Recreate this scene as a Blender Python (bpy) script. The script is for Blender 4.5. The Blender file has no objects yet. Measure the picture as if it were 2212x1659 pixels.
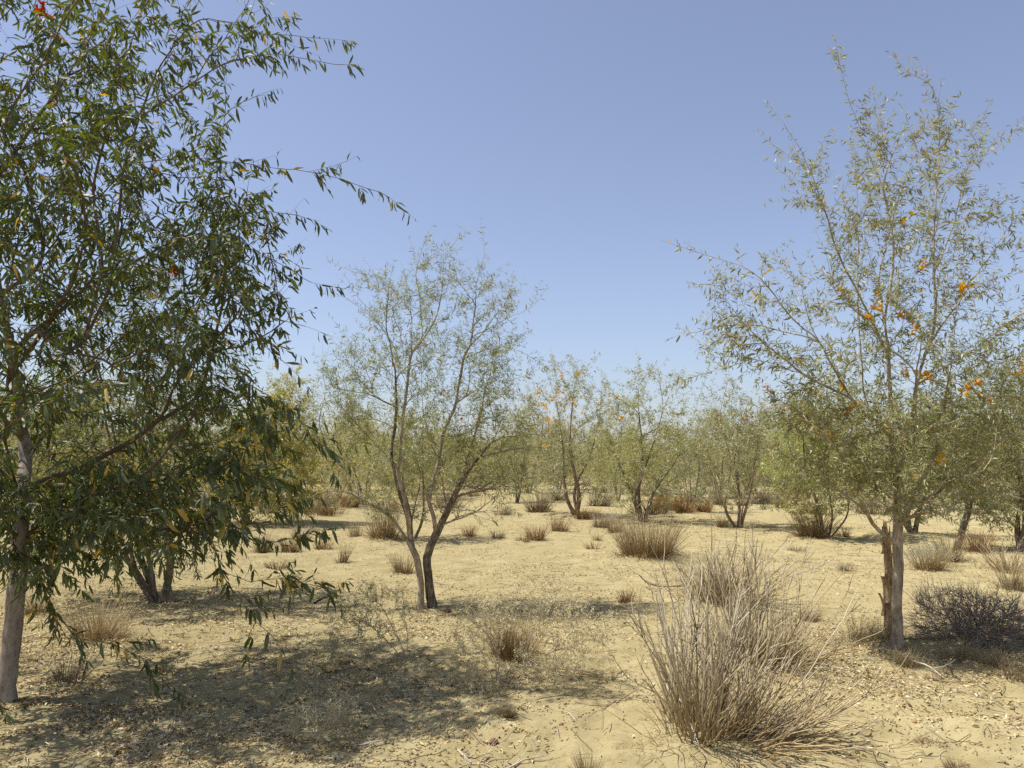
import bpy, math, random
import numpy as np
from mathutils import Matrix, Vector

# ------------------------------------------------------------------ camera, sky, sun, exposure
S = bpy.context.scene
COL = S.collection
CAMH, PITCH, FPX = 1.6, math.radians(5.55), 1650.0      # focal length in pixels of a 2212 px wide picture
cam_d = bpy.data.cameras.new('camera'); cam = bpy.data.objects.new('camera', cam_d); COL.objects.link(cam)
cam_d.sensor_width = 36.0; cam_d.lens = 36.0 * FPX / 2212.0
cam_d.clip_start = 0.05; cam_d.clip_end = 6000
cam.location = (0, 0, CAMH); cam.rotation_euler = (math.pi / 2 + PITCH, 0, 0)
S.camera = cam

SUN_ELEV = math.radians(64)
SUN_DIR = Vector((-1.0, -0.08, 0)).normalized()          # horizontal direction towards the sun
world = bpy.data.worlds.new('World'); S.world = world; world.use_nodes = True
wn = world.node_tree.nodes; wl = world.node_tree.links; wn.clear()
sky = wn.new('ShaderNodeTexSky'); sky.sky_type = 'NISHITA'; sky.sun_disc = False
sky.sun_elevation = SUN_ELEV
sky.sun_rotation = math.atan2(SUN_DIR.x, SUN_DIR.y)
sky.air_density = 1.5; sky.dust_density = 4.0; sky.ozone_density = 3.0; sky.altitude = 2000   # dusty desert air
bg = wn.new('ShaderNodeBackground'); bg.inputs['Strength'].default_value = 0.066
wo = wn.new('ShaderNodeOutputWorld')
hsv = wn.new('ShaderNodeHueSaturation'); hsv.inputs['Saturation'].default_value = .70
tint = wn.new('ShaderNodeMix'); tint.data_type = 'RGBA'; tint.blend_type = 'MULTIPLY'; tint.inputs[0].default_value = 1; tint.inputs[7].default_value = (1.0, 1.02, 1.17, 1)
wl.new(sky.outputs[0], hsv.inputs['Color']); wl.new(hsv.outputs[0], tint.inputs[6]); wl.new(tint.outputs[2], bg.inputs[0]); wl.new(bg.outputs[0], wo.inputs[0])

sd = bpy.data.lights.new('sun', 'SUN'); sd.energy = 3.6; sd.angle = math.radians(0.55); sd.color = (1.0, 0.965, 0.90)
sun = bpy.data.objects.new('sun', sd); COL.objects.link(sun)
tosun = Vector((SUN_DIR.x * math.cos(SUN_ELEV), SUN_DIR.y * math.cos(SUN_ELEV), math.sin(SUN_ELEV)))
sun.rotation_euler = tosun.to_track_quat('Z', 'Y').to_euler(); sun.location = (-30, 4, 40)

S.view_settings.view_transform = 'Standard'; S.view_settings.look = 'None'
S.view_settings.exposure = 0.95; S.view_settings.gamma = 1.0; S.view_settings.use_curve_mapping = False
S.render.engine = 'CYCLES'
S.cycles.max_bounces = 6; S.cycles.diffuse_bounces = 3; S.cycles.transmission_bounces = 4
S.cycles.use_denoising = False

# ------------------------------------------------------------------ small maths
CP, SP = math.cos(PITCH), math.sin(PITCH)
def ray(u, v):
    x = (u - 1106.0) / FPX; y = (829.5 - v) / FPX
    return np.array([x, CP - y * SP, SP + y * CP])
def px(u, v, Y):
    d = ray(u, v); k = Y / d[1]
    return np.array([d[0] * k, Y, CAMH + d[2] * k])
def gnd(u, v):
    d = ray(u, v); k = -CAMH / d[2]
    return np.array([d[0] * k, d[1] * k, 0.0])
def proj(P):
    P = np.asarray(P, float); q = P - np.array([0, 0, CAMH])
    zf = q[:, 1] * CP + q[:, 2] * SP; yu = -q[:, 1] * SP + q[:, 2] * CP
    return 1106 + FPX * q[:, 0] / zf, 829.5 - FPX * yu / zf
def nrm(a):
    return a / np.maximum(np.linalg.norm(a, axis=-1, keepdims=True), 1e-9)
def hash2(ix, iy, s):
    h = (ix.astype(np.int64) * 374761393 + iy.astype(np.int64) * 668265263 + s * 974711) & 0xffffffff
    h = ((h ^ (h >> 13)) * 1274126177) & 0xffffffff
    return ((h ^ (h >> 16)) & 0xffff) / 65535.0
def vnoise(x, y, s=0):
    ix = np.floor(x); iy = np.floor(y); fx = x - ix; fy = y - iy
    fx = fx * fx * (3 - 2 * fx); fy = fy * fy * (3 - 2 * fy)
    a = hash2(ix, iy, s); b = hash2(ix + 1, iy, s); c = hash2(ix, iy + 1, s); d = hash2(ix + 1, iy + 1, s)
    return (a * (1 - fx) + b * fx) * (1 - fy) + (c * (1 - fx) + d * fx) * fy - 0.5

MOUNDS = []       # (x, y, radius, height)
for (u, v, r, h) in [(1540, 1560, .55, .07), (1110, 1440, .55, .06), (1555, 1310, .6, .06), (1650, 1430, .5, .05), (870, 1430, .6, .05),
                     (1400, 1212, .8, .10), (215, 1398, .5, .05), (920, 1318, .5, .04), (1935, 1405, .6, .05), (2100, 1380, .8, .06),
                     (1090, 1530, .35, .05), (1240, 1113, .9, .12), (1490, 1113, .9, .12), (830, 1165, .7, .10), (705, 1088, .6, .1),
                     (755, 1090, .6, .1), (1755, 1166, .8, .10), (2110, 1207, .7, .08), (1975, 1160, .9, .10)]:
    g = gnd(u, v); MOUNDS.append((g[0], g[1], r, h))
_fp = np.random.RandomState(77)
DENTS = []
for i in range(70):
    u = _fp.uniform(300, 2212); v = _fp.uniform(1400, 1700); g = gnd(u, v)
    DENTS.append((g[0], g[1], _fp.uniform(.06, .14), -_fp.uniform(.012, .03)))
def gheight(x, y, fine=True):
    x = np.asarray(x, float); y = np.asarray(y, float)
    r = np.sqrt(x * x + y * y)
    fade = np.clip((70 - r) / 60, 0, 1)
    h = vnoise(x / 4.1, y / 4.1, 1) * 0.09 + vnoise(x / 1.3, y / 1.3, 2) * 0.045
    h = h + np.where(r > 25, vnoise(x / 40, y / 40, 9) * 0.6 * np.clip((r - 25) / 60, 0, 1), 0)
    if fine:
        near = np.clip((26 - r) / 16, 0, 1) * np.clip(.75 + vnoise(x / 1.1, y / 1.1, 17) * 1.6, .15, 1.3)
        rip = vnoise(x / 0.34 + vnoise(x, y, 8) * 2, y / 0.16, 3)
        h = h + near * (rip * 0.034 + vnoise(x / 0.12, y / 0.09, 4) * 0.028 + vnoise(x / 0.05, y / 0.045, 5) * 0.012)
        h = h + np.clip((45 - r) / 30, 0, 1) * vnoise(x / .5, y / .5, 6) * 0.03
        for (mx, my, mr, mh) in DENTS:
            h = h + mh * np.exp(-((x - mx) ** 2 + (y - my) ** 2) / (mr * mr))
    for (mx, my, mr, mh) in MOUNDS:
        h = h + mh * np.exp(-((x - mx) ** 2 + (y - my) ** 2) / (mr * mr))
    return h * np.where(r < 70, 1, 1.0)
def gz(x, y):
    return float(gheight(np.array([x]), np.array([y]), False)[0])

# ------------------------------------------------------------------ mesh helpers
def mesh_data(name, V, F, mat, col=None, smooth=False):
    me = bpy.data.meshes.new(name)
    V = np.asarray(V, np.float32).reshape(-1, 3)
    if not isinstance(F, list): F = [F]
    F = [np.asarray(f, np.int32) for f in F if len(f)]
    loops = np.concatenate([f.ravel() for f in F]); tot = np.concatenate([np.full(len(f), f.shape[1], np.int32) for f in F])
    start = np.concatenate([[0], np.cumsum(tot)[:-1]]).astype(np.int32)
    me.vertices.add(len(V)); me.vertices.foreach_set('co', V.ravel())
    me.loops.add(len(loops)); me.loops.foreach_set('vertex_index', loops)
    me.polygons.add(len(tot)); me.polygons.foreach_set('loop_start', start); me.polygons.foreach_set('loop_total', tot)
    if smooth: me.polygons.foreach_set('use_smooth', np.ones(len(tot), bool))
    if col is not None:
        a = me.color_attributes.new('col', 'FLOAT_COLOR', 'POINT')
        c = np.ones((len(V), 4), np.float32); c[:, :3] = col; a.data.foreach_set('color', c.ravel())
    me.update(calc_edges=True); me.materials.append(mat)
    return me
def link(name, me, parent=None, kind=None):
    o = bpy.data.objects.new(name, me); COL.objects.link(o)
    if parent is not None: o.parent = parent
    if kind: o['kind'] = kind
    return o
def thing(name, loc, label, cat, group=None):
    o = bpy.data.objects.new(name, None); COL.objects.link(o); o.location = loc; o.empty_display_size = .2
    tag(o, label, cat, group); return o
def tag(o, label, cat, group=None):
    o['label'] = label; o['category'] = cat
    if group: o['group'] = group
def copy_tree(o, parent=None):
    c = o.copy(); COL.objects.link(c)
    if parent is not None: c.parent = parent
    for ch in list(o.children): copy_tree(ch, c)
    return c
class Acc:
    def __init__(s): s.V = []; s.F3 = []; s.F4 = []; s.C = []; s.n = 0
    def add(s, V, F, C):
        V = V.reshape(-1, 3); F = np.asarray(F) + s.n
        (s.F3 if F.shape[1] == 3 else s.F4).append(F); s.V.append(V)
        C = np.asarray(C, float)
        s.C.append(np.broadcast_to(C, (len(V), 3)) if C.ndim == 1 else C); s.n += len(V)
    def data(s, name, mat, off=(0, 0, 0), smooth=True):
        F = []
        if s.F3: F.append(np.concatenate(s.F3))
        if s.F4: F.append(np.concatenate(s.F4))
        return mesh_data(name, np.concatenate(s.V) - np.array(off), F, mat, np.concatenate(s.C), smooth)

def tubes(P, R, sides, lump=0.0, rng=None):
    """P (k,m,3), R (k,m) -> V (k*m*sides,3), quads"""
    k, m, _ = P.shape
    T = nrm(np.gradient(P, axis=1))
    ax = np.abs(nrm(P[:, -1] - P[:, 0])); ref = np.eye(3)[np.argmin(ax, axis=1)][:, None, :]
    A = nrm(np.cross(T, ref)); B = np.cross(T, A)
    th = np.arange(sides) * 2 * math.pi / sides
    Rr = R[:, :, None] * np.ones(sides)
    if lump:
        a = rng.uniform(-1, 1, (k, m, sides)); a = (a + np.roll(a, 1, 1) + np.roll(a, 1, 2)) / 2
        flu = np.cos(th * 3 + rng.uniform(0, 6))[None, None, :] * .5
        Rr = Rr * (1 + lump * (a + flu))
    V = P[:, :, None, :] + Rr[..., None] * (np.cos(th)[None, None, :, None] * A[:, :, None, :] + np.sin(th)[None, None, :, None] * B[:, :, None, :])
    i, j = np.meshgrid(np.arange(m - 1), np.arange(sides), indexing='ij'); j2 = (j + 1) % sides
    q = np.stack([i * sides + j, i * sides + j2, (i + 1) * sides + j2, (i + 1) * sides + j], -1).reshape(-1, 4)
    Q = (q[None] + (np.arange(k) * m * sides)[:, None, None]).reshape(-1, 4)
    return V.reshape(-1, 3), Q

def smooth_poly(P, step, rng, jit=0.0):
    """Catmull-Rom through P, resampled at about step"""
    P = np.asarray(P, float)
    if len(P) == 2: P = np.array([P[0], (P[0] + P[1]) / 2, P[1]])
    Q = np.vstack([2 * P[0] - P[1], P, 2 * P[-1] - P[-2]]); out = []
    for i in range(1, len(Q) - 2):
        L = np.linalg.norm(Q[i + 1] - Q[i]); n = max(2, int(L / step)); t = np.linspace(0, 1, n, endpoint=False)[:, None]
        a, b, c, d = Q[i - 1], Q[i], Q[i + 1], Q[i + 2]
        out.append(.5 * (2 * b + (c - a) * t + (2 * a - 5 * b + 4 * c - d) * t ** 2 + (3 * b - a - 3 * c + d) * t ** 3))
    out.append(P[-1:]); R = np.vstack(out)
    if jit and len(R) > 3:
        j = rng.normal(0, jit, R.shape); j[1:-1] = (j[:-2] + j[1:-1] + j[2:]) / 2; j[0] = 0; j[-1] = 0; R = R + j
    return R

def leaf_fine(P, D, N, L, W, curv, rng, wav=.16):
    n = len(P); Sd = np.cross(D, N); out = np.zeros((n, 11, 3))
    L1 = L[:, None]; W1 = W[:, None]; c1 = (curv * L)[:, None]
    def pt(t): return P + D * L1 * t - N * c1 * t * t
    out[:, 0] = pt(0); out[:, 10] = pt(1)
    for r, (t, w) in enumerate([(.22, .38), (.5, .5), (.78, .36)]):
        m = pt(t); i = 1 + 3 * r
        for s, k in ((-1, 0), (1, 2)):
            out[:, i + k] = m + Sd * W1 * w * s + N * W1 * (.16 + rng.uniform(-wav, wav, (n, 1)) * 2)
        out[:, i + 1] = m
    f = [(0, 2, 1), (0, 3, 2), (7, 8, 10), (8, 9, 10)]
    for r in (1, 4):
        f += [(r, r + 1, r + 4), (r, r + 4, r + 3), (r + 1, r + 2, r + 5), (r + 1, r + 5, r + 4)]
    F = (np.array(f)[None] + (np.arange(n) * 11)[:, None, None]).reshape(-1, 3)
    return out, F
def leaf_low(P, D, N, L, W, curv, rng):
    n = len(P); Sd = np.cross(D, N); out = np.zeros((n, 4, 3)); L1 = L[:, None]; W1 = W[:, None]
    m = P + D * L1 * .45 + N * (W1 * .25)
    out[:, 0] = P; out[:, 1] = m - Sd * W1 * .5; out[:, 2] = m + Sd * W1 * .5; out[:, 3] = P + D * L1 - N * (curv * L)[:, None]
    F = (np.array([(0, 2, 1), (1, 2, 3)])[None] + (np.arange(n) * 4)[:, None, None]).reshape(-1, 3)
    return out, F

# ------------------------------------------------------------------ materials
def new_mat(name):
    m = bpy.data.materials.new(name); m.use_nodes = True; nt = m.node_tree; nt.nodes.clear()
    return m, nt.nodes, nt.links
def N_(nodes, t, **kw):
    n = nodes.new(t)
    for k, v in kw.items(): setattr(n, k, v)
    return n
def leaf_material(name, trans=.42, gloss=.06, rough=.5):
    m, n, l = new_mat(name)
    a = N_(n, 'ShaderNodeVertexColor', layer_name='col')
    d = n.new('ShaderNodeBsdfDiffuse'); t = n.new('ShaderNodeBsdfTranslucent'); g = n.new('ShaderNodeBsdfGlossy'); g.inputs['Roughness'].default_value = rough
    hs = n.new('ShaderNodeHueSaturation'); hs.inputs['Hue'].default_value = .485; hs.inputs['Saturation'].default_value = 1.2; hs.inputs['Value'].default_value = 1.5
    l.new(a.outputs[0], d.inputs[0]); l.new(a.outputs[0], hs.inputs['Color']); l.new(hs.outputs[0], t.inputs[0])
    m1 = n.new('ShaderNodeMixShader'); m1.inputs[0].default_value = trans; m2 = n.new('ShaderNodeMixShader'); m2.inputs[0].default_value = gloss
    l.new(d.outputs[0], m1.inputs[1]); l.new(t.outputs[0], m1.inputs[2]); l.new(m1.outputs[0], m2.inputs[1]); l.new(g.outputs[0], m2.inputs[2])
    o = n.new('ShaderNodeOutputMaterial'); l.new(m2.outputs[0], o.inputs[0]); return m
def straw_material(name, trans=.12):
    m, n, l = new_mat(name)
    a = N_(n, 'ShaderNodeVertexColor', layer_name='col'); d = n.new('ShaderNodeBsdfDiffuse'); t = n.new('ShaderNodeBsdfTranslucent')
    no = n.new('ShaderNodeTexNoise'); no.inputs['Scale'].default_value = 60
    mx = N_(n, 'ShaderNodeMix', data_type='RGBA', blend_type='MULTIPLY'); mx.inputs[0].default_value = .5
    l.new(a.outputs[0], mx.inputs[6]); l.new(no.outputs['Fac'], mx.inputs[7])
    br = n.new('ShaderNodeHueSaturation'); br.inputs['Value'].default_value = 1.35; l.new(mx.outputs[2], br.inputs['Color'])
    l.new(br.outputs[0], d.inputs[0]); l.new(br.outputs[0], t.inputs[0])
    m1 = n.new('ShaderNodeMixShader'); m1.inputs[0].default_value = trans; l.new(d.outputs[0], m1.inputs[1]); l.new(t.outputs[0], m1.inputs[2])
    o = n.new('ShaderNodeOutputMaterial'); l.new(m1.outputs[0], o.inputs[0]); return m
def bark_material(name, c1, c2, scale=9, bump=.6, zs=.25):
    m, n, l = new_mat(name)
    tc = n.new('ShaderNodeTexCoord'); mp = n.new('ShaderNodeMapping'); mp.inputs['Scale'].default_value = (scale, scale, scale * zs)
    l.new(tc.outputs['Object'], mp.inputs[0])
    no = n.new('ShaderNodeTexNoise'); no.inputs['Scale'].default_value = 3; no.inputs['Detail'].default_value = 8; no.inputs['Roughness'].default_value = .68
    l.new(mp.outputs[0], no.inputs[0])
    n2 = n.new('ShaderNodeTexNoise'); n2.inputs['Scale'].default_value = 14; n2.inputs['Detail'].default_value = 5; l.new(tc.outputs['Object'], n2.inputs[0])
    ad = N_(n, 'ShaderNodeMath', operation='ADD'); ad.inputs[1].default_value = 0; mu = N_(n, 'ShaderNodeMath', operation='MULTIPLY_ADD'); mu.inputs[1].default_value = .5; mu.inputs[2].default_value = -.25
    l.new(n2.outputs['Fac'], mu.inputs[0]); l.new(no.outputs['Fac'], ad.inputs[0]); l.new(mu.outputs[0], ad.inputs[1])
    cr = n.new('ShaderNodeValToRGB'); cr.color_ramp.elements[0].position = .36; cr.color_ramp.elements[1].position = .66
    cr.color_ramp.elements[0].color = (*c1, 1); cr.color_ramp.elements[1].color = (*c2, 1); l.new(ad.outputs[0], cr.inputs[0])
    b = n.new('ShaderNodeBump'); b.inputs['Strength'].default_value = bump; b.inputs['Distance'].default_value = .012; l.new(no.outputs['Fac'], b.inputs['Height'])
    d = n.new('ShaderNodeBsdfDiffuse'); l.new(cr.outputs[0], d.inputs[0]); l.new(b.outputs[0], d.inputs['Normal'])
    o = n.new('ShaderNodeOutputMaterial'); l.new(d.outputs[0], o.inputs[0]); return m

M_LEAF = leaf_material('leaf')
M_PALE = leaf_material('pale_leaf', .30, .06, .5)
M_STRAW = straw_material('straw')
M_TWIG = straw_material('twig', 0.0)
M_LITTER = straw_material('litter', .18)
M_FLOWER = leaf_material('flower', .4, .04, .5)
M_BARK = bark_material('bark_grey_tan', (.21, .165, .11), (.50, .41, .285), 8)
M_BARK_DARK = bark_material('bark_dark', (.085, .066, .047), (.30, .235, .165), 14, 1.0, .35)
M_BARK_NEAR = bark_material('bark_near', (.19, .155, .125), (.42, .36, .29), 5, .4)
M_BARK_DEAD = bark_material('bark_peeling', (.24, .15, .07), (.60, .44, .25), 12, 1.0, .18)
M_BARK_LIMB = bark_material('bark_limb', (.10, .07, .05), (.25, .18, .13), 10, .5)
M_BARK_RED = bark_material('bark_red', (.14, .095, .065), (.36, .265, .185), 12, .8, .3)

def sand_material():
    m, n, l = new_mat('sand')
    tc = n.new('ShaderNodeTexCoord')
    def noise(sc, det=4, r=.6):
        t = n.new('ShaderNodeTexNoise'); t.inputs['Scale'].default_value = sc; t.inputs['Detail'].default_value = det; t.inputs['Roughness'].default_value = r
        l.new(tc.outputs['Object'], t.inputs[0]); return t
    big, mid, fine, grain = noise(.35, 4), noise(2.6, 6), noise(28, 6, .7), noise(190, 3, .7)
    cr = n.new('ShaderNodeValToRGB'); e = cr.color_ramp.elements; e[0].position = .36; e[1].position = .64
    e[0].color = (.315, .258, .128, 1); e[1].color = (.415, .345, .185, 1); l.new(mid.outputs['Fac'], cr.inputs[0])
    mx = N_(n, 'ShaderNodeMix', data_type='RGBA', blend_type='MIX'); mx.inputs[7].default_value = (.365, .298, .148, 1)
    r2 = n.new('ShaderNodeMapRange'); r2.inputs[1].default_value = .4; r2.inputs[2].default_value = .7; r2.inputs[4].default_value = .6; l.new(big.outputs['Fac'], r2.inputs[0])
    l.new(r2.outputs[0], mx.inputs[0]); l.new(cr.outputs[0], mx.inputs[6])
    c2 = n.new('ShaderNodeValToRGB'); e = c2.color_ramp.elements; e[0].position = .3; e[1].position = .48; e[0].color = (.74, .66, .56, 1); e[1].color = (1, 1, 1, 1); l.new(fine.outputs['Fac'], c2.inputs[0])
    m2 = N_(n, 'ShaderNodeMix', data_type='RGBA', blend_type='MULTIPLY'); m2.inputs[0].default_value = .8; l.new(mx.outputs[2], m2.inputs[6]); l.new(c2.outputs[0], m2.inputs[7])
    b1 = n.new('ShaderNodeBump'); b1.inputs['Strength'].default_value = .55; b1.inputs['Distance'].default_value = .025; l.new(fine.outputs['Fac'], b1.inputs['Height'])
    b2 = n.new('ShaderNodeBump'); b2.inputs['Strength'].default_value = .5; b2.inputs['Distance'].default_value = .006; l.new(grain.outputs['Fac'], b2.inputs['Height']); l.new(b1.outputs[0], b2.inputs['Normal'])
    d = n.new('ShaderNodeBsdfDiffuse'); d.inputs['Roughness'].default_value = .6
    l.new(m2.outputs[2], d.inputs[0]); l.new(b2.outputs[0], d.inputs['Normal'])
    o = n.new('ShaderNodeOutputMaterial'); l.new(d.outputs[0], o.inputs[0]); return m
M_SAND = sand_material()

# ------------------------------------------------------------------ ground: one sheet to the horizon
def build_ground():
    rs = [0.0 + .02]; 
    while rs[-1] < 2.4: rs.append(rs[-1] * 1.25)
    while rs[-1] < 30: rs.append(rs[-1] * 1.0075)
    while rs[-1] < 110: rs.append(rs[-1] * 1.02)
    while rs[-1] < 4000: rs.append(rs[-1] * 1.12)
    rs = np.array(rs)
    an = np.radians(np.concatenate([np.arange(-44, 44, .2), np.arange(44, 316, 4)]))
    R, A = np.meshgrid(rs, an, indexing='ij'); X = R * np.sin(A); Y = R * np.cos(A)
    Z = gheight(X, Y)
    nr, na = R.shape
    i, j = np.meshgrid(np.arange(nr - 1), np.arange(na), indexing='ij'); j2 = (j + 1) % na
    Q = np.stack([i * na + j2, i * na + j, (i + 1) * na + j, (i + 1) * na + j2], -1).reshape(-1, 4)
    V = np.stack([X, Y, Z], -1).reshape(-1, 3)
    cap = np.arange(na)[::-1][None]
    o = link('ground', mesh_data('ground', V, [Q, cap], M_SAND, None, True), None, 'structure'); return o
build_ground()

# ------------------------------------------------------------------ growing trees
class Tree:
    def __init__(s, seed, base, zmin):
        s.rng = np.random.RandomState(seed); s.base = np.array(base, float); s.zmin = zmin
        s.P = np.zeros((60000, 3)); s.D = np.zeros((60000, 3)); s.par = np.full(60000, -1); s.plen = np.zeros(60000); s.n = 0
        s.paths = []         # (indices, kind, leafy_from)
    def add_path(s, pts, attach, kind, leafy):
        idx = [] if attach is None else [attach]
        T = nrm(np.gradient(pts, axis=0)); start = 0 if attach is None else 1
        prev = -1 if attach is None else attach
        for k in range(start, len(pts)):
            i = s.n; s.P[i] = pts[k]; s.D[i] = T[k]; s.par[i] = prev
            s.plen[i] = 0 if prev < 0 else s.plen[prev] + np.linalg.norm(pts[k] - s.P[prev]); prev = i; idx.append(i); s.n += 1
        s.paths.append((np.array(idx), kind, leafy))
    def limb(s, pts, kind='limb', leafy=.35, root=False, jit=.006, step=.07):
        pts = np.asarray(pts, float); att = None
        if not root and s.n:
            d = np.linalg.norm(s.P[:s.n] - pts[0], axis=1); att = int(np.argmin(d)); pts = np.vstack([s.P[att], pts[1:]])
        s.add_path(smooth_poly(pts, step, s.rng, jit), att, kind, leafy)
    def fill(s, targets, bend=.15, step=.07, starlike=.3, wob=.012, leafy=.15, longfirst=.25):
        T = np.asarray(targets, float); n = len(T)
        if n == 0: return
        d0 = np.array([np.min(np.linalg.norm(s.P[:s.n] - t, axis=1)) for t in T])
        order = np.argsort(d0); k = int(n * longfirst)
        far = s.rng.permutation(order[n // 2:])[:k]; rest = [i for i in order if i not in set(far)]
        for ti in list(far) + rest:
            t = T[ti]; P = s.P[:s.n]; v = t - P; dist = np.linalg.norm(v, axis=1) + 1e-6
            cosa = np.sum(v * s.D[:s.n], 1) / dist
            cost = dist * (1 + .9 * (1 - cosa)) + starlike * s.plen[:s.n] + np.where(P[:, 2] < s.zmin, 9, 0) + .25 * np.maximum(P[:, 2] - t[2], 0)
            a = int(np.argmin(cost)); L = dist[a]; td = v[a] / L
            if L < .03: continue
            m0 = nrm(s.D[a] * .55 + td * .6) * L; m1 = nrm(td + np.array([0, 0, bend]) + s.rng.normal(0, .12, 3)) * L
            m = max(4, int(L / step)); q = np.linspace(0, 1, m)[:, None]
            pts = (2 * q ** 3 - 3 * q ** 2 + 1) * P[a] + (q ** 3 - 2 * q ** 2 + q) * m0 + (-2 * q ** 3 + 3 * q ** 2) * t + (q ** 3 - q ** 2) * m1
            j = s.rng.normal(0, wob * L, pts.shape); j[0] = 0
            if m > 4: j[1:-1] = (j[:-2] + j[1:-1] + j[2:]) / 2.5
            s.add_path(pts + j, a, 'branch', leafy)
    def radii(s, r_tip, r_base):
        c = np.zeros(s.n)
        for idx, kind, lf in s.paths: c[idx[-1]] += 1 + .25 * (len(idx) > 12)
        for i in range(s.n - 1, 0, -1):
            if s.par[i] >= 0: c[s.par[i]] += c[i]
        e = math.log(r_base / r_tip) / math.log(max(c.max(), 3)); s.R = r_tip * np.maximum(c, 1) ** e
    def branch_mesh(s, acc, kinds, off, col, sides_min=3, rmul=1.0):
        groups = {}
        for idx, kind, lf in s.paths:
            if kind in kinds and len(idx) > 1:
                R = s.R[idx].copy()
                if s.par[idx[0]] >= 0 or len(idx) > 1: R[0] = min(R[0], R[1] * 1.15)
                R = R * rmul; mx = R.max(); sd = 3 if mx < .007 else (5 if mx < .02 else 8)
                R[-1] *= .5; groups.setdefault((len(idx), max(sd, sides_min)), []).append((s.P[idx], R))
        for (m, sd), lst in groups.items():
            P = np.array([a for a, b in lst]); R = np.array([b for a, b in lst]); V, Q = tubes(P, R, sd)
            c = col * (1 + s.rng.uniform(-.2, .2, (len(lst), 1))); acc.add(V, Q, np.repeat(c, m * sd, 0))
    def twiglets(s, per_m, lmin, lmax, up=.2, spread=.85):
        """short leaf-bearing side shoots along the outer part of every path -> (k,4,3)"""
        O = []; D0 = []
        for idx, kind, lf in s.paths:
            if lf >= 1 or len(idx) < 3: continue
            p = s.P[idx]; seg = np.linalg.norm(np.diff(p, axis=0), axis=1); cum = np.concatenate([[0], np.cumsum(seg)]); L = cum[-1]
            k = s.rng.poisson(per_m * L * (1 - lf)) + 1
            t = np.concatenate([[L], L * (lf + (1 - lf) * s.rng.rand(k))])
            i = np.clip(np.searchsorted(cum, t) - 1, 0, len(seg) - 1); f = ((t - cum[i]) / np.maximum(seg[i], 1e-6))[:, None]
            O.append(p[i] * (1 - f) + p[i + 1] * f); d = nrm(p[i + 1] - p[i]); d[0] *= 3; D0.append(d)
        O = np.vstack(O); D0 = np.vstack(D0); n = len(O)
        side = nrm(s.rng.normal(0, 1, (n, 3))); d = nrm(D0 * .75 + side * spread * .8 + np.array([0, 0, up]))
        L = s.rng.uniform(lmin, lmax, (n, 1)) * s.rng.uniform(.6, 1, (n, 1)); bendv = s.rng.normal(0, .16, (n, 3)) + np.array([0, 0, up * .6 - .05])
        t = np.array([0, .33, .67, 1.0]); P = O[:, None] + d[:, None] * L[:, None] * t[None, :, None] + (bendv * L)[:, None] * (t ** 2)[None, :, None] * .5
        s.tw = P; return P
    def twig_mesh(s, acc, r, col):
        P = s.tw; R = np.ones(P.shape[:2]) * r * np.array([1, .85, .65, .4]); V, Q = tubes(P, R, 3)
        c = col * (1 + s.rng.uniform(-.2, .2, (len(P), 1))); acc.add(V, Q, np.repeat(c, 12, 0))
    def leaf_frames(s, lsp, L0, L1, wr, droop=.2, out=.8, along=.5, rmax=.0055):
        """leaves every lsp metres along the twiglets and along the thin outer shoots"""
        rng = s.rng; P = s.tw; n = len(P); tl = np.linalg.norm(P[:, 3] - P[:, 0], axis=1)
        cnt = rng.poisson(tl / lsp) + 2; w = np.repeat(np.arange(n), cnt); k = len(w)
        t = rng.uniform(.04, 1, k) ** .85; seg = np.clip((t * 3).astype(int), 0, 2); f = (t * 3 - seg)[:, None]
        Os = [P[w, seg] * (1 - f) + P[w, seg + 1] * f]; Ts = [nrm(P[w, seg + 1] - P[w, seg])]; ts = [t]
        for idx, kind, lf in s.paths:
            if lf >= 1 or len(idx) < 4: continue
            j = np.arange(int(len(idx) * lf), len(idx) - 1); j = j[s.R[idx[j]] < rmax]
            if not len(j): continue
            p = s.P[idx]; q = p[j + 1] - p[j]; ln = np.linalg.norm(q, axis=1); c = rng.poisson(ln / lsp * .8); jj = np.repeat(np.arange(len(j)), c)
            Os.append(p[j][jj] + q[jj] * rng.rand(len(jj), 1)); Ts.append(nrm(q)[jj]); ts.append(np.full(len(jj), .4))
        O = np.vstack(Os); T = np.vstack(Ts); t = np.concatenate(ts); k = len(O)
        side = nrm(np.cross(T, nrm(rng.normal(0, 1, (k, 3)))))
        D = nrm(T * along + side * out + np.array([0, 0, -1.0]) * (droop * rng.uniform(.3, 1.4, (k, 1))))
        N = rng.normal(0, .7, (k, 3)) + np.array([0, 0, .8]); N = nrm(N - D * np.sum(N * D, 1, keepdims=True))
        L = rng.uniform(L0, L1, k) * (1 - .3 * t); W = L * rng.uniform(wr[0], wr[1], k)
        return O, D, N, L, W, rng.uniform(-.05, .45, k)

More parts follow.
